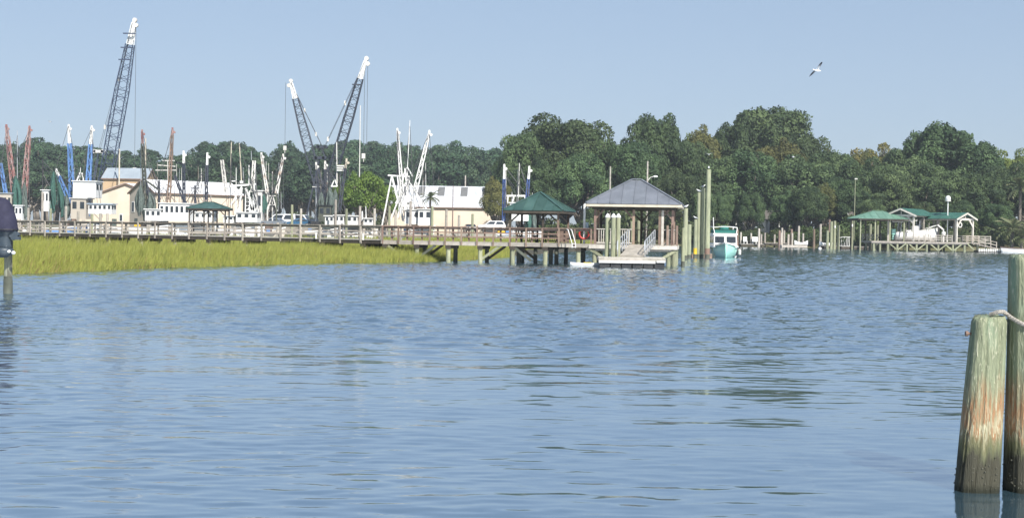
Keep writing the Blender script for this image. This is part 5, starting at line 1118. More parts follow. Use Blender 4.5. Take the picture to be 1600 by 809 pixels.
# gravel lot raised a little behind the quay so the cars stand in view
lotz = 2.15
tag(part('parking_lot', MB().poly([X(360, 238, 0.9), X(600, 238, 0.9), X(600, 256, 0.9), X(360, 256, 0.9)], (0, 0, lotz - .9)), M('gravel_lot', (0.30, 0.28, 0.24), (0.22, 0.2, 0.17), 1.5, 0.95)), kind='structure')
car(X(426, 243, lotz), R(165), CARSILVER, 'silver car parked beside the rusty-white V-rigged trawler', 'sedan')
car(X(465, 243, lotz), R(205), CARBLUE, 'blue car parked in the lot near the dark trawler', 'sedan')
car(X(440, 250, lotz), R(178), CARWHITE, 'tall white van parked in the lot behind the silver car', 'van')
car(X(467, 251, lotz), R(-15), CARWHITE, 'tall white van parked in the lot behind the blue car', 'van')
car(X(486, 244, lotz), R(120), CARDARK, 'dark car parked in the lot between the blue car and the black rigging', 'sedan')
car(X(768, 236, 1.95), R(185), CARWHITE, 'white sport utility vehicle parked in front of the long warehouse by the gazebo', 'suv')
car(X(734, 240, 1.6), R(100), CARDARK, 'dark car parked in front of the long cream warehouse', 'sedan')
tag(part('gravel_pad', MB().poly([X(705, 231, 0.8), X(800, 231, 0.8), X(800, 244, 0.8), X(705, 244, 0.8)], (0, 0, 0.0 + 0.78)), M('gravel_pad', (0.30, 0.28, 0.24), (0.22, 0.2, 0.17), 1.5, 0.95)), kind='structure')

# utility poles and street lamp
def upole(px, y1, Y, label, lamp=False, arm=True, r=0.15, mat=GREYWOOD):
    b_ = X(px, Y, 1.0); zt = W(px, y1, Y).z; t = thing('utility_pole', b_, label, 'pole')
    part('pole', MB().tube(b_ - Vector((0, 0, .3)), Vector((b_.x, b_.y, zt)), r * 1.2, r * .85, 10), mat, t)
    if lamp:
        part('lamp_arm', MB().path([Vector((b_.x, b_.y, zt - 3.3)), Vector((b_.x + .5, b_.y, zt - 2.7)), Vector((b_.x + 1.0, b_.y, zt - 2.55))], 0.06), OFFWHITE, t)
        part('lamp_head', MB().lathe((b_.x + 1.35, b_.y, zt - 2.68), [(0.2, 0), (0.42, 0.1), (0.35, 0.25), (0.1, 0.32)], 10, sy=0.6), WHITE, t)
    if arm:
        part('transformer', MB().lathe((b_.x - .35, b_.y - .1, zt - 2.4), [(0.2, 0), (0.2, 0.8), (0.1, 0.9)], 10), ALU, t)
        part('cross_arm', MB().box((b_.x, b_.y - .2, zt - .5), (1.2, 0.1, 0.12)), mat, t)
upole(1010, 252, 236, 'tall wooden utility pole with white street lamp rising over the grey pavilion roof', True, False)
upole(952, 260, 238, 'weathered utility pole with transformer against the oak left of the grey pavilion roof', False, False)
upole(707, 290, 236, 'thin brown pole in front of the long white warehouse roof', False, False, 0.09, BROWNWOOD)
upole(726, 274, 270, 'wooden pole rising behind the long white warehouse roof', False, False)
upole(560.5, 165, 262, 'very tall slim white radio mast standing in the bright leafy tree', False, False, 0.09, OFFWHITE)

# ------------------------------------------------------------------ right-hand boathouse dock
YR = 205.0; ZR = 1.42
rf_ = Fr(X(1362, YR, 0), 0); RL = X(1562, YR).x - rf_.o.x
sR = YR / FPX
U = lambda px: (px - 1362) * sR
t = thing('boathouse_dock', rf_(RL / 2, 0, 0), 'weathered railed timber dock on braced piles carrying the green-roofed boathouses', 'dock')
platform(t, rf_, 0, U(1512), 0, 7, ZR, GREYWOOD, GREYWOOD, [(U(px), v) for px in (1366, 1376, 1388, 1403, 1418, 1433, 1449, 1467, 1490, 1508) for v in (0.25, 4.5)], GREENPILE, r=0.17)
for px in (1366, 1380, 1396, 1411, 1426, 1441, 1458, 1478, 1499): part('pile', MB().lathe(rf_(U(px), 2.4, -0.8), [(0.2, 0), (0.19, 1.0), (0.18, 1.9)], 9, .04), DARKPILE, t)
for px in (1403, 1433, 1467, 1490):
    for s_ in (-1, 1): part('brace', MB().bar(rf_(U(px), 0.1 - .06 * s_, 0.15), rf_(U(px) + s_ * 1.25, 0.1 - .06 * s_, ZR - .28), 0.06, 0.17), GREENPILE, t)
part('brace', MB().bar(rf_(U(1526), 0.1, 0.05), rf_(U(1511), 0.1, ZR - .1), 0.06, 0.2), GREENPILE, t)
def simple_rail(u0, u1, v, z0, z1, mat, n_, lines=(0.3, 0.6, 0.92), xb=False):
    for k in range(n_ + 1):
        s_ = k / n_; c = rf_(u0 + (u1 - u0) * s_, v, z0 + (z1 - z0) * s_); part('post', MB().bar(c - Vector((0, 0, .2)), c + Vector((0, 0, 1.0)), 0.1, 0.1), mat, t)
    if xb:
        for k in range(n_):
            a, b_ = u0 + (u1 - u0) * k / n_, u0 + (u1 - u0) * (k + 1) / n_
            for d in (0, 1): part('cross_board', MB().bar(rf_(a, v - .03 - .05 * d, z0 + (0.12, .85)[d]), rf_(b_, v - .03 - .05 * d, z0 + (0.85, .12)[d]), 0.04, 0.11), mat, t)
        lines = (0.92,)
    for hz in lines: part('rail_board', MB().bar(rf_(u0, v, z0 + hz), rf_(u1, v, z1 + hz), 0.05, 0.11), mat, t)
simple_rail(U(1428), U(1444), 0.05, ZR, ZR, GREYWOOD, 2); simple_rail(U(1446), U(1488), 0.05, ZR, ZR, GREYWOOD, 5); simple_rail(U(1366), U(1396), 6.9, ZR, ZR, DECKTOP, 4, xb=True); simple_rail(U(1428), U(1510), 6.95, ZR, ZR, GREYWOOD, 8)
simple_rail(U(1512), U(1566), 5.0, ZR, ZR - .05, GREYWOOD, 6); simple_rail(U(1512), U(1530), 0.4, ZR, ZR, BRICKTAN, 2)
part('ramp', MB().bar(rf_(U(1524), 1.5, ZR - .15), rf_(U(1563), 1.5, 0.55), 1.4, 0.1), GREYWOOD, t); simple_rail(U(1524), U(1560), 0.75, ZR - .15, 0.55, GREYWOOD, 4, (0.5, 0.92))
part('landing', MB().box(rf_(U(1540), 5.8, ZR - .1), (U(1566) - U(1514), 2.4, 0.12)), GREYWOOD, t)
for px in (1528, 1548, 1562): part('pile', MB().lathe(rf_(U(px), 5.8, -0.8), [(0.17, 0), (0.16, 2.05)], 9, .04), GREENPILE, t)

def boathouse(label, fr, w, L_, ze, zr, mat, ring=False):
    t = thing('boathouse', fr(0, L_ / 2, ZR), label, 'boathouse')
    gable_roof(t, fr, w, L_, ze, zr, 7, mat, DECKTOP, 0.3, 0.06)
    for s_ in (-1, 1):
        for v in (0.1, L_ / 2, L_ - .1): part('post', MB().box(fr(s_ * (w / 2 - .25), v, (ZR + ze) / 2), (0.22, 0.22, ze - ZR), fr.a), DECKTOP if v < 1 else GREYWOOD, t)
        part('plate_beam', MB().bar(fr(s_ * (w / 2 - .25), 0, ze - .15), fr(s_ * (w / 2 - .25), L_, ze - .15), 0.14, 0.26), GREYWOOD, t)
        part('knee_brace', MB().bar(fr(s_ * (w / 2 - .3), 0.05, ze - 1.2), fr(s_ * (w / 2 - 1.2), 0.05, ze - .22), 0.1, 0.24), DECKTOP, t)
    for v in (0.05, L_ - .05): part('tie_beam', MB().bar(fr(-w / 2 + .1, v, ze - .12), fr(w / 2 - .1, v, ze - .12), 0.12, 0.3), DECKTOP, t)
    part('king_post', MB().bar(fr(0, 0.05, ze), fr(0, 0.05, zr - .1), 0.12, 0.12), GREYWOOD, t)
    return t
z_ = lambda px, py, Y=YR: W(px, py, Y).z
boathouse('boathouse with green gable roof facing the pale hip-roofed shelter, boat hoisted inside', Fr(X(1407, YR + 1.7, 0), R(-36)), 4.3, 8.6, z_(1388, 335, YR + 1), z_(1407, 325.5, YR + 1), MIDGREEN)
boathouse('boathouse with green gable roof facing the timber ramp, life ring in its gable', Fr(X(1508, YR + 1.8, 0), R(36)), 4.3, 6.6, z_(1490, 341, YR + 1), z_(1508, 332.5, YR + 1), MIDGREEN)
q = W(1500, 351.5, YR + 1.3)
t = thing('life_ring', q, 'white life ring hanging under the boathouse gable beside the ramp', 'life ring')
part('ring', MB().path([q + Vector((0.31 * math.cos(a) * .8, 0, 0.34 * math.sin(a))) for a in [2 * math.pi * k / 16 for k in range(17)]], 0.09, 8), OFFWHITE, t); part('cord', MB().tube(q + Vector((0, 0, .4)), q + Vector((0, 0.1, 1.1)), 0.02), WIRE, t)
# pale green hip shelter
hs = Fr(X(1371, YR + 3.2, 0), R(4))
t = thing('dock_shelter', hs(0, 0, ZR), 'open shelter with pale green hip roof at the boathouse dock', 'shelter')
hip_roof(t, hs, 3.75, 2.6, z_(1371, 341.5, YR + 1), z_(1371, 330, YR + 3), 0.7, 7, LIGHTGREEN, DARKWOOD)
zb = z_(1371, 342, YR + 1)
for u in (-3.3, -1.1, 1.1, 3.2):
    for v in (-2.2, 2.2): part('post', MB().box(hs(u, v, (0.0 + zb) / 2), (0.17, 0.17, zb + 0.0), hs.a), GREENPILE if v < 0 else DARKWOOD, t)
for v in (-2.2, 2.2): part('beam', MB().bar(hs(-3.4, v, zb - .18), hs(3.3, v, zb - .18), 0.12, 0.2), DARKWOOD, t)
# white boat on the lift
bq = Fr(X(1398.5, YR + 3.0, 0), R(-90 + 2)); bz = z_(1400, 377, YR + 3) + .1
t = thing('motor_boat', bq(0, 3.3, bz), 'white motor boat hoisted on a lift between the boathouse roofs', 'boat')
hb = Fr(Vector((0, 0, 0)), 0)
mb, sh = loft_hull(bq, 6.4, 2.3, 0.95, 1.65, 0.3, 14, 3.2)
for v in mb.v: v.z += bz + .3
sh = [(a + Vector((0, 0, bz + .3)), b_ + Vector((0, 0, bz + .3))) for a, b_ in sh]
part('hull', mb, WHITE, t, True); rub_rail(t, sh, OFFWHITE, 0.08, 0.1)
part('console', MB().box(bq(0, 2.9, bz + 1.6), (0.9, 0.9, 1.2)), WHITE, t); part('console_screen', MB().box(bq(0, 3.45, bz + 2.2), (0.8, 0.05, 0.5)), GLASS, t)
part('seat', MB().box(bq(0, 1.9, bz + 1.35), (0.9, 0.5, 0.6)), OFFWHITE, t)
part('canvas_top', MB().box(bq(0, 1.9, bz + 3.0), (1.8, 3.2, 0.1)).box(bq(0, 0.35, bz + 2.85), (1.7, 0.3, 0.2)), OFFWHITE, t)
for u in (-.8, .8):
    for v in (0.6, 3.3): part('top_leg', MB().tube(bq(u, v, bz + 1.2), bq(u, v + .1, bz + 3.0), 0.04), ALU, t)
part('outboard', MB().box(bq(0, -0.25, bz + 1.3), (0.5, 0.6, 0.8)).box(bq(0, -0.3, bz + .6), (0.2, 0.3, 0.9)), TEALPAINT, t)
part('bow_rail', MB().path([bq(-.7, 4.6, bz + 1.8), bq(-.4, 5.6, bz + 2.2), bq(0, 6.2, bz + 2.35), bq(.4, 5.6, bz + 2.2), bq(.7, 4.6, bz + 1.8)], 0.04), WHITE, t)
for v in (1.2, 4.6): part('lift_sling', MB().box(bq(0, v, bz + .05), (2.6, 0.16, 0.14)).box(bq(1.27, v, bz + 1.4), (0.06, 0.14, 2.6)).box(bq(-1.27, v, bz + 1.4), (0.06, 0.14, 2.6)), GREYWOOD, t)
# small jet-ski like white tender hung under second boathouse
q = Fr(X(1474, YR + 2.4, ZR), 0)
t = thing('dock_crane', q(0, 0, ZR), 'white davit arm with winch on the dock between the boathouses', 'davit')
part('column', MB().tube(q(0, 0, ZR), q(0, 0, ZR + 1.7), 0.14, 0.12), OFFWHITE, t); part('arm', MB().bar(q(.1, 0, ZR + 1.7), q(-.9, 0, ZR + 2.5), 0.2, 0.2), OFFWHITE, t); part('winch', MB().lathe(q(0, -.1, ZR + 1.0), [(0.25, 0), (0.32, 0.25), (0.25, 0.5)], 10), WHITE, t)
# martin house on its pole, flag pole
b_ = X(1480, YR + 3, ZR); zt = z_(1480, 314, YR + 3)
t = thing('bird_house', b_, 'white bird house on a tall white pole above the boathouse roof', 'bird house')
part('pole', MB().tube(b_, Vector((b_.x, b_.y, zt)), 0.09, 0.08), WHITE, t)
part('house', MB().lathe((b_.x, b_.y, zt), [(0.36, 0), (0.38, 0.05), (0.38, 0.42), (0.34, 0.6), (0.22, 0.72), (0.04, 0.78)], 14), WHITE, t)
part('porch', MB().lathe((b_.x, b_.y, zt - .04), [(0.44, 0), (0.44, 0.04)], 14), OFFWHITE, t)
for k in range(3): part('entrance', MB().box((b_.x - .2 + .2 * k, b_.y - .385 + .05 * abs(k - 1), zt + .22), (0.09, 0.03, 0.09)), BLACK, t)
b_ = X(1334, 214, 0.3); tp = W(1336.5, 280, 214)
t = thing('light_pole', b_, 'slim pale pole with small lamp head rising beside the pale green shelter', 'pole')
part('pole', MB().tube(b_ - Vector((0, 0, .5)), tp, 0.09, 0.06), GREENPILE, t); part('lamp_head', MB().box(tp + Vector((0.1, 0, 0.05)), (0.4, 0.2, 0.16)), OFFWHITE, t)
# low floating dock left of the shelter
lf = Fr(X(1283, 220, 0), 0); LL = X(1362, 220).x - lf.o.x
t = thing('floating_dock', lf(LL / 2, 0, 0), 'low pale floating dock stretching from the shore to the pale green shelter', 'dock')
part('frame', MB().box(lf(LL / 2, 1, 0.2), (LL, 2.0, 0.36)), DARKWOOD, t)
mb = MB()
for k in range(int(LL / 0.2)): mb.box(lf(k * .2 + .1, 1, 0.42), (0.18, 2.1, 0.05))
part('deck_boards', mb, DECKTOP, t, kind='stuff')
for k, (px, yt) in enumerate(((1293, 360), (1299, 346), (1304, 345), (1310, 352), (1331, 343), (1360, 350), (1371, 352))):
    Y = 217.5; b_ = X(px, Y, 0); zt = W(px, yt, Y).z
    tt = thing('dock_pile', b_, 'pale green mooring pile rising from the low dock by the pale shelter', 'pile', 'piles along the low dock')
    part('shaft', MB().lathe(b_ - Vector((0, 0, .8)), [(0.24, 0), (0.22, 1.5), (0.2, zt + .8)], 10, .03), GREENPILE, tt)
    if k in (2, 4): part('reflector', MB().box(b_ + Vector((0, -.24, zt - .9)), (0.16, 0.04, 0.4)), WHITE, tt)
q = lf(2.8, 1, 0.45)
t = thing('gangway', q, 'white arched tube gangway on the low dock before the pale green shelter', 'gangway')
for v in (-.5, .5):
    part('hand_rail', MB().path([q + Vector((0, v, 0)), q + Vector((.1, v, 1.3)), q + Vector((.9, v, 1.45)), q + Vector((1.9, v, 1.45)), q + Vector((2.0, v, 0))], 0.05), WHITE, t)
    for k in range(3): part('stanchion', MB().tube(q + Vector((.5 + .5 * k, v, 0)), q + Vector((.5 + .5 * k, v, 1.42)), 0.035), WHITE, t)
part('tread', MB().box(q + Vector((1, 0, .05)), (2.2, 1.0, 0.08)), ALU, t)
# white picket float and rowing boat by the ramp
pq = Fr(X(1529, 203.6, 0), 0)
t = thing('picket_float', pq(2, 0, 0), 'low float edged with short white pickets at the foot of the ramp', 'dock')
part('frame', MB().box(pq(2.2, .8, 0.16), (4.6, 1.8, 0.3)), DARKWOOD, t)
for k in range(17): piece('picket', 'pk', lambda m_: m_.box((0, 0, 0), (0.14, 0.05, 0.4)), WHITE, t, pq(0.1 + k * .26, -.13, 0.32))
rb = Fr(X(1602, 203, 0), R(92)); mb, sh = loft_hull(rb, 3.6, 1.6, 0.62, 0.8, 0.15, 10, 3)
t = thing('row_boat', rb(0, 1.8, 0), 'white rowing boat with red gunwale beside the picket float', 'boat')
part('hull', mb, WHITE, t, True); rub_rail(t, sh, RUSTTRIM, 0.1, 0.1)
part('thwart', MB().box(rb(0, 1.5, 0.6), (1.3, 0.3, 0.05), rb.a), GREYWOOD, t)

# ------------------------------------------------------------------ small docks along the far bank
for k, (x0, x1, yb, zt, lab) in enumerate(((1158, 1196, 384.5, 0.55, 'low dark floating dock with white chairs beyond the teal boat'), (1196, 1232, 384, 0.75, 'grey plank dock with square posts between the floating dock and the kayaks'), (1222, 1262, 386, 0.5, 'low pale dock by the bank with kayaks on it'))):
    Y = (230, 232, 226)[k]; fr = Fr(X(x0, Y, 0), 0); L_ = X(x1, Y).x - fr.o.x
    t = thing('bank_dock', fr(L_ / 2, 0, 0), lab, 'dock')
    part('frame', MB().box(fr(L_ / 2, 1, zt - .25), (L_, 1.9, 0.3)), DARKWOOD if k != 2 else GREYWOOD, t)
    mb = MB()
    for j in range(int(L_ / .2)): mb.box(fr(j * .2 + .1, 1, zt - .07), (0.18, 2.0, 0.05))
    part('deck_boards', mb, DECKTOP, t, kind='stuff')
    for u in (0.3, L_ / 2, L_ - .3): part('pile', MB().lathe(fr(u, 2.05, -.8), [(0.18, 0), (0.16, 1.5), (0.15, 1.8 + (u * 1.7) % 1.0 + .9)], 9, .04), GREYWOOD, t)
for k, (px, yt) in enumerate(((1152, 358), (1186, 357), (1218, 360), (1222, 356), (1237, 358), (1248, 353), (1272, 358), (1282, 350), (1296, 343), (1232, 366))):
    Y = 228.6 + (k % 3) * .6; b_ = X(px, Y, 0); zt = W(px, yt, Y).z
    single('bank_pile', MB().lathe(b_ - Vector((0, 0, .8)), [(0.22, 0), (0.2, 1.4), (0.17, zt + .75), (0.1, zt + .8)], 9, .05), GREYWOOD if k % 2 else BROWNWOOD, b_, 'grey-brown mooring pile along the far bank docks', 'pile', 'piles along the far bank')
for k, (px, Y, z) in enumerate(((1165, 230.9, .5), (1179, 231.1, .5), (1184, 231.3, .5))):
    q = X(px, Y, z); t = thing('dock_chair', q, 'small white chair standing on the dark floating dock', 'chair', 'white chairs on the floating dock')
    part('seat', MB().box(q + Vector((0, 0, .42)), (0.6, 0.55, 0.07)), WHITE, t); part('backrest', MB().bar(q + Vector((0, .25, .42)), q + Vector((0, .5, 1.15)), 0.6, 0.06), WHITE, t)
    for a in (-.27, .27):
        for c in (-.22, .22): part('leg', MB().box(q + Vector((a, c, .2)), (0.07, 0.07, 0.4)), WHITE, t)
for k, (px, Y, z, mt, lab) in enumerate(((1252, 226.9, .48, WHITE, 'white kayak propped on the pale bank dock'), (1291, 220.9, .44, WHITE, 'white kayak lying on the long low floating dock'))):
    q = Fr(X(px, Y, z), R(25)); mb = MB(); n_ = 10
    for i in range(n_ + 1):
        u = i / n_; hb_ = 0.4 * math.sin(math.pi * min(max(u * .96 + .02, 0), 1)) ** .6
        for dy, zz_ in ((-1, .25), (-.6, 0), (.6, 0), (1, .25), (.5, .42 + .35 * (2 * u - 1) ** 2), (-.5, .42 + .35 * (2 * u - 1) ** 2)): mb.v.append(q(u * 2.6 - 1.3, dy * hb_, z + zz_))
    for i in range(n_):
        for j in range(6): mb.f.append((i * 6 + j, i * 6 + (j + 1) % 6, (i + 1) * 6 + (j + 1) % 6, (i + 1) * 6 + j))
    mb.f += [tuple(range(5, -1, -1)), tuple(n_ * 6 + j for j in range(6))]
    t = thing('kayak', q(0, 0, z), lab, 'kayak'); part('hull', mb, mt, t, True); part('cockpit_rim', MB().lathe(q(0, 0, z + .42), [(0.22, 0), (0.24, 0.06)], 12, sx=1.4), BLACK, t)
for px, lab in ((1281, 'small white float buoy in the water before the low dock'), ):
    q = G(px, 389.5); single('buoy', MB().lathe(q - Vector((0, 0, .15)), [(0.08, 0), (0.22, .12), (0.25, .25), (0.2, .4), (0.06, .48)], 12), WHITE, q, lab, 'buoy', smooth=True)

# ------------------------------------------------------------------ houses half hidden under the oaks
def house(label, px0, px1, Y, ze, zr, wall, roofm, nwin, porch=False):
    a, b_ = X(px0, Y, 1.1), X(px1, Y, 1.1); L_ = b_.x - a.x; fr = Fr(Vector((b_.x, Y + 4, 0)), R(90)); w = 8.0
    t = thing('house', Vector(((a.x + b_.x) / 2, Y + 4, 1.1)), label, 'house', 'houses under the oaks')
    part('wall', MB().box(((a.x + b_.x) / 2, Y + 4, (1.0 + ze) / 2), (L_, 8, ze - 1.0)), wall, t)
    for s_ in (0, L_ - .1): part('gable_wall', MB().poly([fr(-w / 2, s_, ze + .002), fr(w / 2, s_, ze + .002), fr(0, s_, zr)], fr.w * .1), wall, t)
    gable_roof(t, fr, w, L_, ze + .05, zr + .05, 4, roofm, WHITE, .4, .1)
    f2 = Fr(a, 0)
    for k in range(nwin):
        u = L_ * (k + .5) / nwin; o = part('window', MB().box(f2(u, -.03, (1.1 + ze) / 2 + .3), (1.3, .06, 1.9)), WHITE, t)
        for d in (-.28, .28): part('pane', MB().box(f2(u + d, -.075, (1.1 + ze) / 2 + .3), (.46, .03, 1.6)), GLASS, o)
    part('door', MB().box(f2(L_ * .5 + .9 if nwin > 1 else .8, -.03, 2.2), (.9, .06, 2.1)), RUSTTRIM, t)
    if porch:
        part('porch_floor', MB().box(f2(L_ / 2, -1.3, 1.4), (L_, 2.5, .3)), GREYWOOD, t)
        part('porch_roof', MB().box(f2(L_ / 2, -1.3, ze - .1), (L_ + .4, 2.9, .18)), roofm, t)
        for k in range(5): part('porch_post', MB().box(f2(.15 + (L_ - .3) * k / 4, -2.4, (1.5 + ze) / 2), (.22, .22, ze - 1.5)), WHITE, t)
        for k in range(4): part('porch_rail', MB().box(f2(.15 + (L_ - .3) * (k + .5) / 4, -2.4, 2.4), ((L_ - .3) / 4 - .25, .08, .1)), WHITE, t)
    return t
house('blue-grey house half hidden under the oaks behind the teal boat', 1108, 1160, 247, 4.4, 5.9, HOUSEBLUE, HOUSEROOF, 4, True)
house('white house half hidden under the oaks behind the bank docks', 1196, 1262, 249, 4.8, 6.3, WHITE, HOUSEROOF, 4, True)
house('pale house glimpsed behind the pale green shelter', 1332, 1376, 240, 4.6, 7.0, OFFWHITE, HOUSEROOF, 3)

# ------------------------------------------------------------------ trees
def crown_mesh(name, lobes, per_area, leaf, seed, mat, flat=0.35):
    rg_ = np.random.default_rng(seed); P = []; Nn = []
    for (cx, cy_, cz, rx, ry, rz) in lobes:
        n_ = max(20, int(per_area * (rx * ry + rx * rz + ry * rz) / 3 * 12.57))
        d = rg_.normal(size=(n_, 3)); d /= np.linalg.norm(d, axis=1)[:, None]
        d[:, 2] = np.where((d[:, 2] < -0.3) & (rg_.uniform(size=n_) < .5), -d[:, 2], d[:, 2])
        rr = rg_.uniform(0.55, 1.0, n_) ** 0.45 + rg_.normal(0, .07, n_)
        P.append(np.array([cx, cy_, cz]) + d * rr[:, None] * np.array([rx, ry, rz])); Nn.append(d)
    P = np.concatenate(P); Nn = np.concatenate(Nn); n_ = len(P)
    Nn = Nn + rg_.normal(0, 0.55, (n_, 3)) + np.array([0, 0, .25]); Nn /= np.linalg.norm(Nn, axis=1)[:, None]
    t_ = np.cross(Nn, rg_.normal(size=(n_, 3))); t_ /= np.linalg.norm(t_, axis=1)[:, None]; b_ = np.cross(Nn, t_)
    s_ = leaf * rg_.uniform(.55, 1.35, n_)[:, None]
    V = np.zeros((n_, 4, 3))
    V[:, 0] = P - t_ * s_; V[:, 1] = P - b_ * s_ * rg_.uniform(.35, .8, n_)[:, None] + t_ * s_ * .1; V[:, 2] = P + t_ * s_ * 1.1; V[:, 3] = P + b_ * s_ * rg_.uniform(.35, .8, n_)[:, None] - t_ * s_ * .15
    me = bpy.data.meshes.new(name); me.vertices.add(n_ * 4); me.vertices.foreach_set('co', V.reshape(-1))
    me.loops.add(n_ * 4); me.loops.foreach_set('vertex_index', np.arange(n_ * 4, dtype=np.int32))
    me.polygons.add(n_); me.polygons.foreach_set('loop_start', (np.arange(n_) * 4).astype(np.int32))
    me.update(calc_edges=True); me.materials.append(mat)
    return me
def limb(mb, p, q, r0, r1, rg_, n_=4, wob=.12):
    pts_ = [p]
    for k in range(1, n_ + 1):
        c = p.lerp(q, k / n_)
        if k < n_: c = c + Vector((rg_.uniform(-1, 1), rg_.uniform(-1, 1), rg_.uniform(-.5, .5))) * ((q - p).length * wob)
        pts_.append(c)
    for k in range(n_): mb.tube(pts_[k], pts_[k + 1], r0 + (r1 - r0) * k / n_, r0 + (r1 - r0) * (k + 1) / n_, 7)
def oak_proto(seed, mat, Rr=9.5, H=19.0, cb=2.2, nl=84, leaf=0.27, dens=7.6, lobe=(1.2, 2.6), tmat=None):
    """wide evergreen oak: short trunk, spreading limbs, crown of many clumps over a lumpy envelope"""
    rg_ = random.Random(seed); lobes = []; rad = [rg_.uniform(.68, 1.16) for _ in range(9)]; hgt = [rg_.uniform(.80, 1.06) for _ in range(7)]
    for k in range(nl):
        a = rg_.uniform(0, 2 * math.pi); e = math.asin(rg_.uniform(-.35, 1.0)); rr = rg_.uniform(.45, .98) ** .5
        env = rad[int(a / (2 * math.pi) * 9) % 9]; zc = cb + (H - cb) * .42
        rx = Rr * env * (1 - .12 * max(0, math.sin(e)))
        zh = (H - zc) if e > 0 else (zc - cb)
        l = rg_.uniform(*lobe)
        lobes.append((rx * rr * max(0, math.cos(e)) ** .62 * math.cos(a) * .92, rx * rr * max(0, math.cos(e)) ** .62 * math.sin(a) * .92, zc + (zh - l * .6) * rr * math.sin(e) * hgt[int(a / 6.2832 * 7) % 7], l * rg_.uniform(.9, 1.35), l * rg_.uniform(.9, 1.35), l * rg_.uniform(.65, .95)))
    top = max(l[2] + l[5] for l in lobes); wd = (max(l[0] + l[3] for l in lobes) - min(l[0] - l[3] for l in lobes)) / 2; fz, fx = H * 1.02 / top, Rr * 1.03 / wd
    lobes = [(l[0] * fx, l[1] * fx, l[2] * fz, l[3] * fx, l[4] * fx, l[5] * fz) for l in lobes]
    cm = crown_mesh('oak_crown', lobes, dens, leaf, seed, mat)
    mb = MB(); limb(mb, Vector((0, 0, -.5)), Vector((rg_.uniform(-.4, .4), 0, cb + 1.5)), .75, .5, rg_, 3, .05)
    for k in range(18):
        lb = lobes[rg_.randrange(len(lobes))]; limb(mb, Vector((0, 0, cb + rg_.uniform(0, 1.5))), Vector(lb[:3]) * 1.03, .40, .08, rg_, 4, .1)
    return cm, mb
def pine_proto(seed, mat, H=24, Rr=3.8, cb=10, nl=30, leaf=.36, dens=4.2):
    rg_ = random.Random(seed); lobes = []
    for k in range(nl):
        s_ = rg_.uniform(0, 1); z = cb + (H - cb) * s_; env = Rr * (math.sin(math.pi * min(1, .22 + s_ * .75)) ** .8) + .3
        a = rg_.uniform(0, 6.28); rr = env * rg_.uniform(.15, .95); l = rg_.uniform(.8, 1.7)
        lobes.append((rr * math.cos(a), rr * math.sin(a), min(z, H - l * .6), l * 1.25, l * 1.25, l * .75))
    cm = crown_mesh('pine_crown', lobes, dens, leaf, seed, mat)
    mb = MB(); limb(mb, Vector((0, 0, -.5)), Vector((rg_.uniform(-.5, .5), 0, H - 1.2)), .34, .08, rg_, 5, .02)
    for k in range(10):
        lb = lobes[rg_.randrange(len(lobes))]; limb(mb, Vector((0, 0, lb[2] - rg_.uniform(.3, 1.2))), Vector(lb[:3]), .1, .04, rg_, 2, .06)
    return cm, mb
def bush_proto(seed, mat, Rr=2.4, H=3.2, nl=16, leaf=.2, dens=9):
    rg_ = random.Random(seed); lobes = []
    for k in range(nl):
        a, rr = rg_.uniform(0, 6.28), Rr * rg_.uniform(0, 1) ** .5; l = rg_.uniform(.5, 1.0)
        lobes.append((rr * math.cos(a), rr * math.sin(a), l * .5 + (H - l * 1.2) * rg_.uniform(0, 1) * (1 - (rr / Rr) ** 2 * .6), l * 1.2, l * 1.2, l))
    cm = crown_mesh('bush_crown', lobes, dens, leaf, seed, mat); mb = MB()
    for k in range(5): limb(mb, Vector((0, 0, -.3)), Vector(lobes[k][:3]), .07, .03, rg_, 2, .1)
    return cm, mb
_tm = {}
def make_tree(name, proto, loc, sc, rz, label, cat, group):
    cm, mb = proto
    if id(mb) not in _tm:
        me = empty_mesh('trunk', mb, Vector((0, 0, 0)), True); me.materials.append(BARK); _tm[id(mb)] = me
    o = bpy.data.objects.new(name, None); COL.objects.link(o); o.location = loc; o.scale = sc; o.rotation_euler = (0, 0, rz); base[o.name] = Vector(loc); tag(o, label, cat, group)
    for nm, me in (('trunk', _tm[id(mb)]), ('crown', cm)):
        c = bpy.data.objects.new(nm, me); COL.objects.link(c); c.parent = o
    return o
oaks = [oak_proto(s_, OAKLEAF) for s_ in (11, 12, 13, 14)]
oakw = oak_proto(21, OAKWARM)
yell, lime, brig = oak_proto(31, YELLOWLEAF, nl=60), oak_proto(32, LIMELEAF, nl=60), oak_proto(33, BRIGHTLEAF, 4.4, 8.5, 1.6, 60, .2, 10, (.6, 1.3))
HB = 19.3
def oak(px, ytop, Y, wpx, proto, label, group='big oaks along the far shore', rz=None, name='oak_tree', cat='tree', z0=1.0):
    s = FPX / Y; H = W(px, ytop, Y).z - z0; sx = (wpx / s) / 19.5
    return make_tree(name, proto, X(px, Y, z0), (sx, sx, H / HB), random.uniform(0, 6.28) if rz is None else rz, label, cat, group)
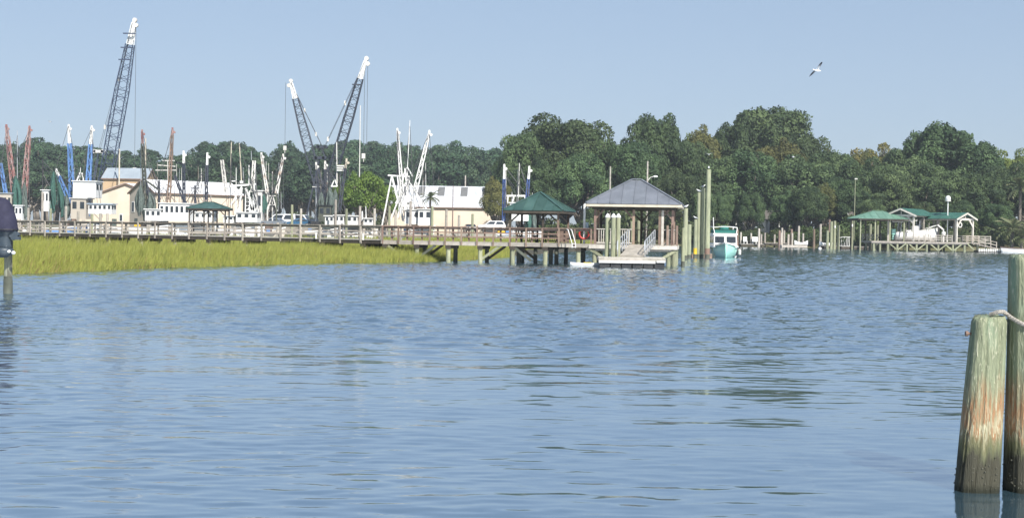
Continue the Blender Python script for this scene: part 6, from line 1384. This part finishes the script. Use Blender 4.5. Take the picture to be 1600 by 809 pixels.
for px, yt, Y, wp, k, lab in ((812, 206, 262, 96, 0, 'dark oak between the white-roofed warehouse and the green gazebo'), (880, 178, 266, 180, 1, 'broad domed dark oak rising behind the green gazebo'), (935, 205, 258, 120, 2, 'dark oak between the gazebo and the grey pavilion roof'),
        (1022, 177, 262, 120, 3, 'high rounded dark oak rising behind the grey pavilion roof'), (985, 222, 254, 110, 0, 'lower dark oak directly behind the grey roof ridge'), (1060, 212, 262, 100, 1, 'dark oak behind the pile just outside the pavilion corner'), (905, 240, 250, 120, 3, 'low spreading dark oak behind the white dock lamp'),
        (1112, 232, 264, 120, 2, 'dark oak behind the tallest pile and the teal boat'), (1195, 166, 285, 178, 0, 'tallest domed oak standing behind the two houses'), (1148, 190, 282, 110, 3, 'dark oak shouldering the tallest domed oak on its teal boat side'), (1246, 205, 278, 110, 1, 'dark oak shouldering the tallest domed oak on its boathouse side'),
        (1175, 235, 262, 130, 3, 'low dark oak overhanging the gap between the two houses'), (1245, 240, 262, 130, 2, 'low dark oak overhanging the white house'), (1300, 236, 264, 110, 0, 'dark oak between the white house and the slim light pole'), (1350, 246, 258, 110, 1, 'dark oak behind the slim light pole'),
        (1410, 232, 256, 110, 2, 'dark oak behind the boathouse with the hoisted boat'), (1470, 193, 266, 176, 3, 'broad domed oak rising above the white bird house'), (1520, 222, 262, 120, 0, 'dark oak behind the boathouse with the life ring'), (1575, 254, 254, 110, 1, 'dark oak behind the ramp and the sunlit palmetto'),
        (1460, 255, 244, 110, 2, 'low dark oak right behind the bird house pole'), (1530, 268, 243, 100, 3, 'low dark oak right behind the timber ramp'), (1390, 268, 246, 100, 0, 'low dark oak right behind the pale green shelter'), (1610, 262, 246, 120, 2, 'low dark oak over the rowing boat'), (1320, 275, 246, 90, 3, 'low dark oak at the foot of the slim light pole'),
        (1052, 262, 244, 80, 2, 'low dark oak between the pavilion and the tall pile cluster'), (835, 250, 250, 90, 2, 'low dark oak right behind the green gazebo roof')):
    oak(px, yt, Y, wp, oaks[k], lab)
for px, yt, Y, wp, k, lab in ((1128, 300, 241, 42, 1, 'small narrow oak before the blue-grey house roof'), (1226, 297, 241, 44, 2, 'small narrow oak before the white house roof'), (1172, 300, 238, 52, 3, 'small dark oak drooping between the two houses'), (1262, 292, 238, 70, 0, 'small dark oak drooping over the pale bank dock'), (1098, 300, 240, 50, 0, 'small dark oak behind the tall pile cluster'),
        (950, 300, 242, 70, 1, 'small dark oak seen under the pavilion roof'), (1010, 305, 243, 70, 2, 'small dark oak seen between the pavilion posts'), (1362, 310, 231, 56, 1, 'small dark oak under the pale green shelter roof'), (1440, 315, 230, 60, 3, 'small dark oak behind the hoisted boat'), (1500, 312, 229, 60, 2, 'small dark oak behind the life ring boathouse'), (1555, 318, 228, 60, 0, 'small dark oak behind the landing of the ramp')):
    oak(px, yt, Y, wp, oaks[k], lab, 'small oaks along the far bank')
for px, yt, Y, wp, lab in ((1090, 196, 280, 110, 'olive-tinted oak rising behind the tall pile cluster'), (1215, 214, 270, 120, 'olive-tinted oak in front of the tallest domed oak'), (1340, 244, 268, 90, 'olive-tinted oak behind the slim light pole'), (1430, 212, 275, 90, 'olive-tinted oak shouldering the broad domed oak over the bird house'), (1275, 232, 274, 90, 'olive-tinted oak between the tallest domed oak and the yellowing trees'), (775, 275, 245, 60, 'small olive-tinted oak at the end of the long white-roofed warehouse'), (1285, 285, 245, 70, 'small olive-tinted oak behind the kayak dock')):
    oak(px, yt, Y, wp, oakw, lab, 'olive oaks along the far shore')
for px, yt, Y, wp in ((1330, 232, 300, 110), (1372, 224, 298, 100)): oak(px, yt, Y, wp, yell, 'yellowing broadleaf tree showing over the dark oaks', 'yellowing trees on the far shore', name='broadleaf_tree')
for px, yt, Y, wp, lab in ((1562, 230, 300, 100, 'yellow-green tree showing beside the broad domed oak'), (1606, 232, 300, 100, 'yellow-green tree showing above the sunlit palmetto'), (1085, 208, 300, 90, 'yellow-green tree showing behind the tall pile cluster')): oak(px, yt, Y, wp, lime, lab, 'yellow-green trees on the far shore', name='broadleaf_tree')
for px, yt, wp, Y, lab in ((566, 268, 74, 234, 'bright green leafy tree rising between the black rigging and the big white trawler'), (602, 288, 44, 238, 'smaller bright green tree right beside the big white trawler'), (533, 290, 40, 240, 'small bright green tree right behind the black rigging')):
    s = FPX / Y; H = W(px, yt, Y).z - 1; make_tree('leafy_tree', brig, X(px, Y, 1.0), (wp / s / 8.8,) * 2 + (H / 8.6,), px, lab, 'tree', 'bright green harbour trees')
# woods behind the harbour: separate pines and broadleaf crowns
pines = [pine_proto(s_, PINELEAF) for s_ in (41, 42, 43, 44)]
wood = [oak_proto(s_, PINELEAF, 5.4, 18.5, 3.0, 46, .36, 3.6, (1.1, 2.2)) for s_ in (51, 52, 53)]
rg2 = random.Random(17)
# skyline of the woods, from the photograph
sk = [(-20, 228), (20, 222), (60, 218), (110, 226), (150, 232), (200, 240), (235, 233), (262, 245), (300, 232), (320, 222), (345, 224), (375, 219), (390, 232), (420, 234), (440, 226), (455, 219), (470, 236), (500, 230), (540, 218), (590, 224), (620, 222), (660, 228), (690, 222), (720, 224), (750, 228), (780, 232), (830, 240)]
def sky_y(px):
    for (a, b_), (c, d) in zip(sk[:-1], sk[1:]):
        if a <= px <= c: return b_ + (d - b_) * (px - a) / (c - a)
    return 232
for row, (Y0, step, drop) in enumerate(((470, 15, 0), (440, 17, 7), (405, 19, 18), (375, 22, 32))):
    px = -14 + row * 5
    while px < 835:
        Y = Y0 + rg2.uniform(-12, 12); yt = sky_y(px) + drop * rg2.uniform(.4, 1.3) + rg2.uniform(-3, 6); H = W(px, yt, Y).z - 1.8
        if row < 2 and rg2.random() < .62 or row == 2 and rg2.random() < .35:
            q = pines[rg2.randrange(4)]; sx = rg2.uniform(.9, 1.35); make_tree('pine_tree', q, X(px, Y, 1.8), (sx, sx, H / 24.0), rg2.uniform(0, 6), 'tall dark pine in the woods behind the cranes and warehouses', 'tree', 'pines behind the harbour')
        else:
            q = wood[rg2.randrange(3)]; sx = rg2.uniform(.8, 1.2); make_tree('broadleaf_tree', q, X(px, Y, 1.8), (sx, sx, H / 18.7), rg2.uniform(0, 6), 'dark broadleaf tree in the woods behind the cranes and warehouses', 'tree', 'broadleaf trees behind the harbour')
        px += step * rg2.uniform(.75, 1.25)
# understorey along the banks
bushes = [bush_proto(s_, SHRUBLEAF) for s_ in (61, 62, 63)]
for k in range(190):
    px = rg2.uniform(1045, 1620) if k < 74 or k >= 120 else rg2.uniform(380, 1050)
    Y = rg2.uniform(240, 252) if px < 1300 else rg2.uniform(226, 242)
    if 74 <= k < 120: Y = rg2.uniform(262, 330) if px < 800 else rg2.uniform(236, 256)
    if 1100 < px < 1300: Y = rg2.uniform(238, 246)
    if k >= 120: Y = (rg2.uniform(234.5, 238) if px < 1300 else rg2.uniform(222, 226))
    sc = rg2.uniform(.6, 1.5)
    if 1105 < px < 1265 or k >= 120: sc *= .6
    make_tree('shrub', bushes[k % 3], X(px, Y, 0.9), (sc, sc, sc * rg2.uniform(.8, 1.3)), rg2.uniform(0, 6), 'green shrub in the undergrowth along the far bank', 'shrub', 'shrubs along the far bank')
# palmettos
def frond_mesh():
    mb = MB(); n_ = 7
    for k in range(n_):
        s_ = k / n_; c = Vector((1.7 * s_, 0, .55 * s_ - 1.05 * s_ * s_))
        for d in (-1, 1):
            w = .5 * math.sin(math.pi * (.15 + .8 * s_)); mb.add([c, c + Vector((.28, 0, -.02)), c + Vector((.45, d * w, -.12 - .2 * s_))], [(0, 1, 2)])
    mb.path([Vector((1.7 * s_ / 5, 0, .55 * s_ / 5 - 1.05 * (s_ / 5) ** 2)) for s_ in range(6)], .02, 4)
    me = empty_mesh('frond', mb, Vector((0, 0, 0))); me.materials.append(PALMLEAF); return me
FM = frond_mesh()
def palm(px, ytop, Y, z0, label, sc=1.0):
    b_ = X(px, Y, z0); zt = W(px, ytop, Y).z - .8 * sc; t = thing('palmetto', b_, label, 'palm tree', 'palmettos')
    part('trunk', MB().tube(b_ - Vector((0, 0, .3)), Vector((b_.x + .1, b_.y, zt)), .2 * sc, .17 * sc, 9), BARK, t)
    for k in range(22):
        o = bpy.data.objects.new('frond', FM); COL.objects.link(o); o.parent = t; o.location = Vector((b_.x + .1, b_.y, zt)) - base[t.name]; o.rotation_euler = (0, rg2.uniform(-1.0, .6), k * 2.4); o.scale = (sc * rg2.uniform(.8, 1.1),) * 3
palm(671, 301, 232, 1.0, 'single palmetto in front of the long white warehouse roof', 1.0)
palm(1581, 345, 219, .9, 'palmetto with drooping fronds on the bank behind the ramp', 1.5)
palm(1596, 360, 217, .9, 'low bushy palmetto at the bank right behind the rowing boat', 1.3)
palm(1052, 330, 236, 1.0, 'palmetto half hidden behind the pavilion posts and piles', 1.2)
palm(1500, 360, 221, .9, 'palmetto among the shrubs behind the boathouses', 1.1)
palm(1592, 282, 236, 1.0, 'sunlit pale palmetto standing high against the dark oaks', 1.4)

# ------------------------------------------------------------------ gulls in flight
def flying_gull(p, span, bank, turn, label, lift=.25):
    """one continuous body with wings; wing tips dark by distance from the body"""
    t = thing('flying_gull', p, label, 'gull', 'gulls in flight')
    s = span / 2; mb = MB()
    rings = [(-.36, .0, .012), (-.26, .0, .05), (-.1, -.01, .085), (.06, -.01, .095), (.18, .0, .075), (.25, .015, .055), (.31, .02, .045), (.35, .015, .02), (.41, 0, .006)]
    for u, z, r in rings:
        for k in range(8): a = 2 * math.pi * k / 8; mb.v.append(Vector((r * math.cos(a) * .5 / .5, u, z + r * math.sin(a))) * s)
    for i in range(len(rings) - 1):
        for k in range(8): mb.f.append((i * 8 + k, i * 8 + (k + 1) % 8, (i + 1) * 8 + (k + 1) % 8, (i + 1) * 8 + k))
    mb.f += [tuple(range(7, -1, -1)), tuple(64 + k for k in range(8))]
    sec = [(.05, .13, -.12, .04, .022), (.28, .20, -.07, lift * .7, .018), (.45, .22, -.02, lift, .014), (.75, .10, -.10, lift * .75, .009), (1.0, -.12, -.16, lift * .35, .004)]
    for sg in (-1, 1):
        n0 = len(mb.v)
        for x, le, te, z, th in sec:
            for y, dz in ((le, 0), ((le * .6 + te * .4), th), (te, 0), ((le * .6 + te * .4), -th)): mb.v.append(Vector((sg * x, y, z + dz)) * s)
        for i in range(len(sec) - 1):
            for k in range(4):
                q = (n0 + i * 4 + k, n0 + i * 4 + (k + 1) % 4, n0 + (i + 1) * 4 + (k + 1) % 4, n0 + (i + 1) * 4 + k); mb.f.append(q if sg > 0 else q[::-1])
        e = n0 + (len(sec) - 1) * 4; mb.f.append((e, e + 1, e + 2, e + 3))
    # tail fan
    n0 = len(mb.v); mb.v += [Vector(v) * s for v in ((-.04, -.3, .01), (.04, -.3, .01), (.11, -.52, .005), (-.11, -.52, .005), (0, -.4, -.015))]; mb.f += [(n0, n0 + 1, n0 + 2, n0 + 3), (n0, n0 + 3, n0 + 4), (n0 + 2, n0 + 1, n0 + 4), (n0 + 1, n0, n0 + 4), (n0 + 3, n0 + 2, n0 + 4)]
    me = empty_mesh('body', mb, Vector((0, 0, 0)), True); me.materials.append(GULL)
    o = bpy.data.objects.new('body', me); COL.objects.link(o); o.parent = t; o.rotation_euler = (0, 0, 0)
    t.rotation_euler = (R(-6), bank, turn); return t
def gull_material():
    mt = bpy.data.materials.new('gull_plumage'); mt.use_nodes = True; N, L = mt.node_tree.nodes, mt.node_tree.links; b = N['Principled BSDF']; b.inputs['Roughness'].default_value = .8
    tc = N.new('ShaderNodeTexCoord'); sp = N.new('ShaderNodeSeparateXYZ'); ab = N.new('ShaderNodeMath'); ab.operation = 'ABSOLUTE'; cr = N.new('ShaderNodeValToRGB')
    L.new(tc.outputs['Object'], sp.inputs[0]); L.new(sp.outputs[0], ab.inputs[0]); L.new(ab.outputs[0], cr.inputs[0])
    e = cr.color_ramp.elements; e[0].position, e[0].color = .13, (.8, .8, .8, 1); e[1].position, e[1].color = .36, (.03, .033, .04, 1); n = e.new(.2); n.color = (.24, .25, .28, 1); L.new(cr.outputs[0], b.inputs['Base Color']); return mt
GULL = gull_material()
flying_gull(W(1277, 110.5, 62), 1.02, R(-34), R(-62), 'gull gliding high in the open sky with dark wing tips', .30)
flying_gull(W(1107.5, 241.5, 118), 1.08, R(4), R(178), 'gull flying low above the tallest pile with wings spread', .22)
flying_gull(W(1239.5, 245.5, 150), .8, R(10), R(75), 'small gull flying in front of the dark oaks', .2)
flying_gull(W(78, 190.5, 200), .9, R(5), R(80), 'distant gull in the sky above the trawler outriggers', .25)
# egret on the boardwalk
q = X(533, 93.6, ZD + .02)
t = thing('egret', q, 'white egret standing hunched on the grey boardwalk', 'egret')
mb = MB(); rings = [(-.26, .42, .015), (-.16, .46, .07), (-.02, .53, .11), (.1, .62, .085), (.15, .72, .04), (.12, .82, .03), (.15, .9, .03), (.2, .93, .035), (.25, .925, .014), (.36, .9, .004)]
for u, z, r in rings:
    for k in range(8): a = 2 * math.pi * k / 8; mb.v.append(q + Vector((u + .3 * r * math.sin(a), r * math.cos(a), z + r * math.sin(a))))
for i in range(len(rings) - 1):
    for k in range(8): mb.f.append((i * 8 + k, i * 8 + (k + 1) % 8, (i + 1) * 8 + (k + 1) % 8, (i + 1) * 8 + k))
mb.f += [tuple(range(7, -1, -1)), tuple(72 + k for k in range(8))]
part('body', mb, WHITE, t, True)
for s_ in (-.04, .04): part('leg', MB().tube(q + Vector((0, s_, 0)), q + Vector((.01, s_, .46)), .012), BLACK, t)

# ------------------------------------------------------------------ humid summer air
hz = MB().add([(-700, -80, -3), (700, -80, -3), (700, 620, -3), (-700, 620, -3), (-700, -80, 75), (700, -80, 75), (700, 620, 75), (-700, 620, 75)], [(3, 2, 1, 0), (4, 5, 6, 7), (0, 1, 5, 4), (1, 2, 6, 5), (2, 3, 7, 6), (3, 0, 4, 7)])
hm = bpy.data.materials.new('humid_air'); hm.use_nodes = True; hn = hm.node_tree.nodes; hn.remove(hn['Principled BSDF'])
pv = hn.new('ShaderNodeVolumePrincipled'); pv.inputs['Color'].default_value = (.80, .90, 1.0, 1); pv.inputs['Density'].default_value = 0.00024
hm.node_tree.links.new(pv.outputs[0], hn['Material Output'].inputs['Volume'])
HAZE = part('haze', hz, hm, kind='stuff')
